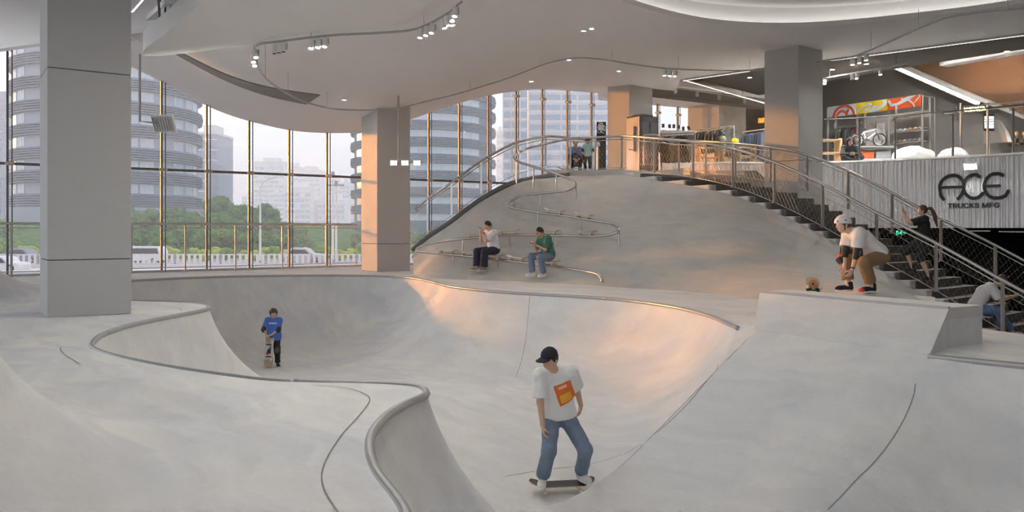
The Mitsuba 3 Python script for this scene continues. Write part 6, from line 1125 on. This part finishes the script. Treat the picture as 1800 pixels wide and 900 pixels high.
# the crouching man in the white helmet
o = np.array([5.36, 12.45, 0]); o[2] = ground(5.36, 12.45) + .02
r = person('man in a white helmet, white t-shirt and brown trousers crouching behind the ledge', o, (-1, -.06), 1.06, dict(pelvis=(-.31, 0, .53), chest=(-.08, 0, .76), neck=(.10, .0, .885), head=(.215, 0, .985), face=(.97, .0, -.22), headup=(.2, 0, 1), handL=(.15, .10, .20), handR=(.19, -.03, .24), gripL=(.35, -.1, -.9), gripR=(.35, .1, -.9), palmL=(.3, -1, .1), palmR=(.3, 1, .1), elbowL=(-.6, .5, 0), elbowR=(.6, -.6, 0),
    footR=(.10, -.08, .085), footL=(-.13, .16, .085), kneeR=(1, -.25, .5), kneeL=(1, .6, .3), toeR=(1, .0, 0), toeL=(1, .25, 0)), dict(top='tee_white', bottom='khaki', shoe='cloth_black', sole='white', sleeve=.74, hem=-.05, loose=1.7, loose_legs=2.0, leg_end=.80, shoe_high=.03, skin='skin_pale', hair='hair_brown'), .009)
helmet(r, 'helmet_white', 'black', 6)
l0, l1, l2 = r['leg'][-1]; pad(r, 'knee_pad', l1 + unit(l1 - (l0 + l2) / 2) * .01, l2 - l0, l1 - (l0 + l2) / 2, .24, .092, 'black', 'red', 'black knee pad with a red cap')
for q in (1, -1): a0, a1, a2 = r['arm'][q]; pad(r, 'elbow_pad', a1, a2 - a0, a1 - (a0 + a2) / 2, .19, .064, 'black', 'dark')
a0, a1, a2 = r['arm'][1]; e = unit(a2 - a1); w0_ = unit(np.cross(e, [0, 1, 0])); part(r['key'], 'watch', tube([a2 * .9 + a1 * .1 + (w0_ * math.cos(t) + np.cross(e, w0_) * math.sin(t)) * .034 for t in np.linspace(0, 6.28, 11)[:-1]], .009, 5, True), 'black')
for nm in ('__shoe', '__shoe_001')[:1]: part(r['key'] + nm, 'toe_guard', move(trimesh.creation.icosphere(2, 1), np.stack([r['N']((1, .25, 0)), r['N']((-.25, 1, 0)), ZZ], 1) * np.array([.05, .055, .03]), r['leg'][1][2] + r['N']((1, .25, 0)) * .19 - ZZ * .055), 'red', smooth=True)
def sun_motif(u, mv):
    part(u, 'motif', mv(move(prism(shapely.union_all([Point(0, 0).buffer(.035)] + [stroke([(.035 * math.cos(a), .035 * math.sin(a)), (.06 * math.cos(a), .06 * math.sin(a))], .018) for a in np.linspace(0, 6.28, 13)[:-1]]), .002), None, [.27, 0, .0])), flat((.72, .22, .05)))
    part(u, 'motif', mv(move(prism(Point(0, 0).buffer(.016), .002), None, [.27, 0, .0015])), 'black')
    part(u, 'motif', mv(box([.03, .11, .002], [.155, 0, .0])), flat((.45, .55, .08))); part(u, 'motif', mv(box([.03, .07, .002], [.125, 0, .0])), flat((.75, .35, .05)))
    part(u, 'motif', mv(cat([box([.05, .02, .002], [.235, y, 0]) for y in (-.075, .075)])), flat((.35, .45, .55)))
bp2 = at(1432, 511, 11.05); tilt = unit([.10, .25, 1.0]); nz = unit([.05, 1, -.25] - tilt * (np.array([.05, 1, -.25]) @ tilt))
skateboard(np.stack([tilt, np.cross(nz, tilt), nz], 1), np.array([bp2[0], bp2[1], .25]), 'wood_pale', 'black', 'black', 'cream', 'skateboard with an orange sun motif leaning up against the back of the ledge', None, .95, sun_motif)

# woman and man on the stairs
def step_z(x, y):
    p = np.array([x, y]); best = None
    for a, b, z in step_mesh:
        q = nearp((a + b) / 2)[:2]; t = nearn((a + b) / 2); d = np.array([t[1], -t[0]])
        if abs((p - q) @ d) <= (b - a) / 2 + .02: best = z
    return best
o = np.array([*at(1624, 505, 16.25)[:2], 0.]); o[2] = step_z(*o[:2]) or .1
r = person('woman in black with a long brown ponytail taking a picture on the stairs', o, (-.93, .36), .90, dict(pelvis=(0, 0, .90), chest=(.0, 0, 1.23), neck=(.0, 0, 1.43), head=(.03, 0, 1.575), face=(.98, 0, .06), handL=(.40, .05, 1.46), handR=(.41, -.05, 1.47), gripL=(.2, -.2, 1), gripR=(.2, .2, 1), palmL=(.1, -1, 0), palmR=(.1, 1, 0), curlL=.6, curlR=.6, elbowL=(-.1, .4, -1), elbowR=(-.1, -.4, -1), footL=(-.10, .09, .09), footR=(.22, -.09, .27), kneeL=(1, .1, 0), kneeR=(1, -.1, 0)),
           dict(top='cloth_black', bottom='cloth_black', leg_end=0, shoe='cloth_black', sole='black', shoe_high=.07, sleeve=.9, hem=-.10, loose=1.2, skin='skin_pale', hair='hair_brown', hairstyle='long'), .010)
sk = Field(.05); 
for q in (1, -1): l0, l1, l2 = r['leg'][q]; sk.cap(l0, l1 * .98 + l2 * .02, .125 * .9, .115 * .9, .09)
sk.ell(r['pel'], r['RP'], np.array([.13, .17, .14]) * .9); part(r['key'], 'skirt', sk.mesh(.012, [(r['leg'][1][1] - ZZ * .02, -ZZ)]), 'cloth_black', smooth=55)
hb = r['hea'] - r['face'] * .09 + r['uh'] * .03; part(r['key'], 'ponytail', tube(spline([hb, hb - r['face'] * .06 + ZZ * .01, hb - r['face'] * .12 - ZZ * .10, hb - r['face'] * .15 - ZZ * .24, hb - r['face'] * .18 - ZZ * .36], 5), np.interp(np.arange(21), [0, 5, 12, 20], [.022, .035, .038, .012]), 8), 'hair_brown', smooth=True)
hc2 = (r['hands'][1][0] + r['hands'][-1][0]) / 2 + ZZ * .10 + r['N']((1, 0, 0)) * .02; phone(hc2, np.stack([r['lc'], -r['N']((-1, 0, 0)) * -1, ZZ], 1), 'phone raised by the woman in black on the stairs')
o = np.array([*at(1716, 545, 15.2)[:2], 0.]); fz = step_z(*(o[:2] + unit([.9, -.4, 0])[:2] * .5)) or -.6; o[2] = fz
hzs = ((step_z(*(o[:2] - [.03, 0])) or fz + .3) - fz + .21)
r = person('man in a white t-shirt and blue jeans sitting hunched on the lower stairs', o, (.9, -.42), .98, dict(pelvis=(-.02, 0, hzs), chest=(.12, 0, hzs + .29), neck=(.28, 0, hzs + .44), head=(.42, 0, hzs + .53), face=(.82, -.1, -.55), headup=(.7, 0, .75), handL=(.60, .05, hzs + .24), handR=(.60, -.05, hzs + .24), gripL=(.9, -.3, .1), gripR=(.9, .3, .1), palmL=(-.2, -.4, .8), palmR=(-.2, .4, .8), curlL=.7, curlR=.7, elbowL=(-.2, .5, -1), elbowR=(-.2, -.5, -1), footL=(.62, .15, .085), footR=(.40, -.15, .085), kneeL=(.7, .25, 1), kneeR=(.6, -.2, 1)),
           dict(top='tee_white', bottom='denim_blue', shoe='tee_white', sole='white', sleeve=.86, hem=-.02, loose=1.5, loose_legs=1.6, laces='black', hair='hair_brown'), .010)
phone((r['hands'][1][0] + r['hands'][-1][0]) / 2 + r['N']((.9, 0, .1)) * .10, np.stack([r['lc'], r['N']((-.4, 0, .85)), unit(np.cross(r['lc'], r['N']((-.4, 0, .85))))], 1), 'phone in the hands of the man sitting on the stairs')
# the person in black seated behind the balustrade
q0, n0 = fpt(on_fascia(1491), PZ, -.55); o = np.array([q0[0], q0[1], PZ + .005])
r = person('long haired person in a black hooded jacket sitting on the shop floor behind the balustrade', o, (-.1, -1), .95, dict(pelvis=(-.05, 0, .14), chest=(.0, 0, .46), neck=(.06, 0, .66), head=(.13, 0, .80), face=(.9, 0, -.4), handL=(.32, .05, .36), handR=(.32, -.05, .36), gripL=(.8, -.5, .2), gripR=(.8, .5, .2), palmL=(-.2, -.4, .8), palmR=(-.2, .4, .8), elbowL=(-.2, 1, -.5), elbowR=(-.2, -1, -.5), footL=(.36, -.08, .10), footR=(.40, .10, .10), kneeL=(.5, 1, .6), kneeR=(.5, -1, .6), toeL=(.5, -.8, 0), toeR=(.5, .8, 0)),
           dict(top='cloth_black', top_name='jacket', bottom='cloth_black', shoe='shoe_grey', sole='white', sleeve=1.9, hem=-.08, loose=1.7, loose_legs=1.6, hair='hair_black', hairstyle='long'), .011)
hd = Field(.02).ell(r['hea'] - r['face'] * .02 - r['uh'] * .02, r['HR'], np.array([.125, .115, .15])).cap(r['nec'], r['hea'] - r['face'] * .06, .1, .1); part(r['key'], 'hood', hd.mesh(.011, [(r['hea'] + r['face'] * .03, unit(r['face'] + r['uh'] * .1))]), 'cloth_black', smooth=50)
# two children at the top of the hill
o = np.array([*at(1011, 303, 24.25)[:2], 2.995])
r = person('crouching person in a pale blue shirt and white cap at the top of the hill', o, (.12, -1), .90, dict(pelvis=(-.18, 0, .28), chest=(-.08, 0, .60), neck=(.0, 0, .79), head=(.05, 0, .925), face=(.95, .1, -.15), handL=(.24, .05, .36), handR=(.24, -.06, .36), gripL=(.6, -.6, -.4), gripR=(.6, .6, -.4), palmL=(-.2, -.6, -.6), palmR=(-.2, .6, -.6), elbowL=(-.4, .7, -.3), elbowR=(-.4, -.7, -.3), footL=(.08, .13, .085), footR=(.06, -.13, .085), kneeL=(1, .3, .8), kneeR=(1, -.3, .8)),
           dict(top='tee_sky', bottom='cloth_black', shoe='shoe_grey', sole='white', sleeve=.9, hem=-.06, loose=1.5, hairstyle='long'), .011)
hc_ = r['hea'] + r['uh'] * .03 * .9; cf = Field(.01).ell(hc_, r['HR'], np.array([.106, .091, .098]) * .9); ck_ = part(r['key'], 'cap', cf.mesh(.008, [(hc_ + r['uh'] * .01, -r['uh'])]), 'tee_white', smooth=50); part(ck_, 'brim', move(bm, r['HR'] * .9, hc_ + r['face'] * .095 + r['uh'] * .012), 'tee_white', smooth=True)
part(r['key'], 'chest_print', move(cbox([.01, .10, .05], .003), r['RC'], r['che'] + r['fc'] * .128 + r['up'] * .02), 'cloth_black')
o = np.array([*at(1033, 303, 24.1)[:2], 2.995])
r = person('small child in a mint shirt and navy helmet standing at the top of the hill', o, (-.25, -1), .565, dict(pelvis=(0, 0, .885), chest=(-.01, 0, 1.2), neck=(0, 0, 1.4), head=(.02, 0, 1.56), face=(.9, -.35, -.15), handR=(.18, -.30, .80), handL=(.12, .26, .88), elbowR=(-.6, -.6, -.2), elbowL=(-.8, .6, -.2), footL=(.0, .13, .082), footR=(.03, -.12, .082)), dict(top='tee_mint', bottom='cloth_black', shoe='shoe_grey', sole='cream', sleeve=.75, hem=-.18, loose=1.6, loose_legs=1.7, headscale=1.35, handscale=1.15), .009)
helmet(r, 'helmet_navy', 'black', 4)
for q in (1, -1): a0, a1, a2 = r['arm'][q]; pad(r, 'elbow_pad', a1, a2 - a0, a1 - (a0 + a2) / 2, .1, .042, 'black', 'dark'); l0, l1, l2 = r['leg'][q]; pad(r, 'knee_pad', l1, l2 - l0, r['fc'], .13, .062, 'black', 'dark')
skateboard(board_frame([1, .2, 0], ZZ), at(998, 303, 24.4) * [1, 1, 0] + [0, 0, 2.996], 'wood_pale', 'black', 'wood_pale', 'cream', 'small skateboard lying next to the crouching person at the top of the hill', None, .8)
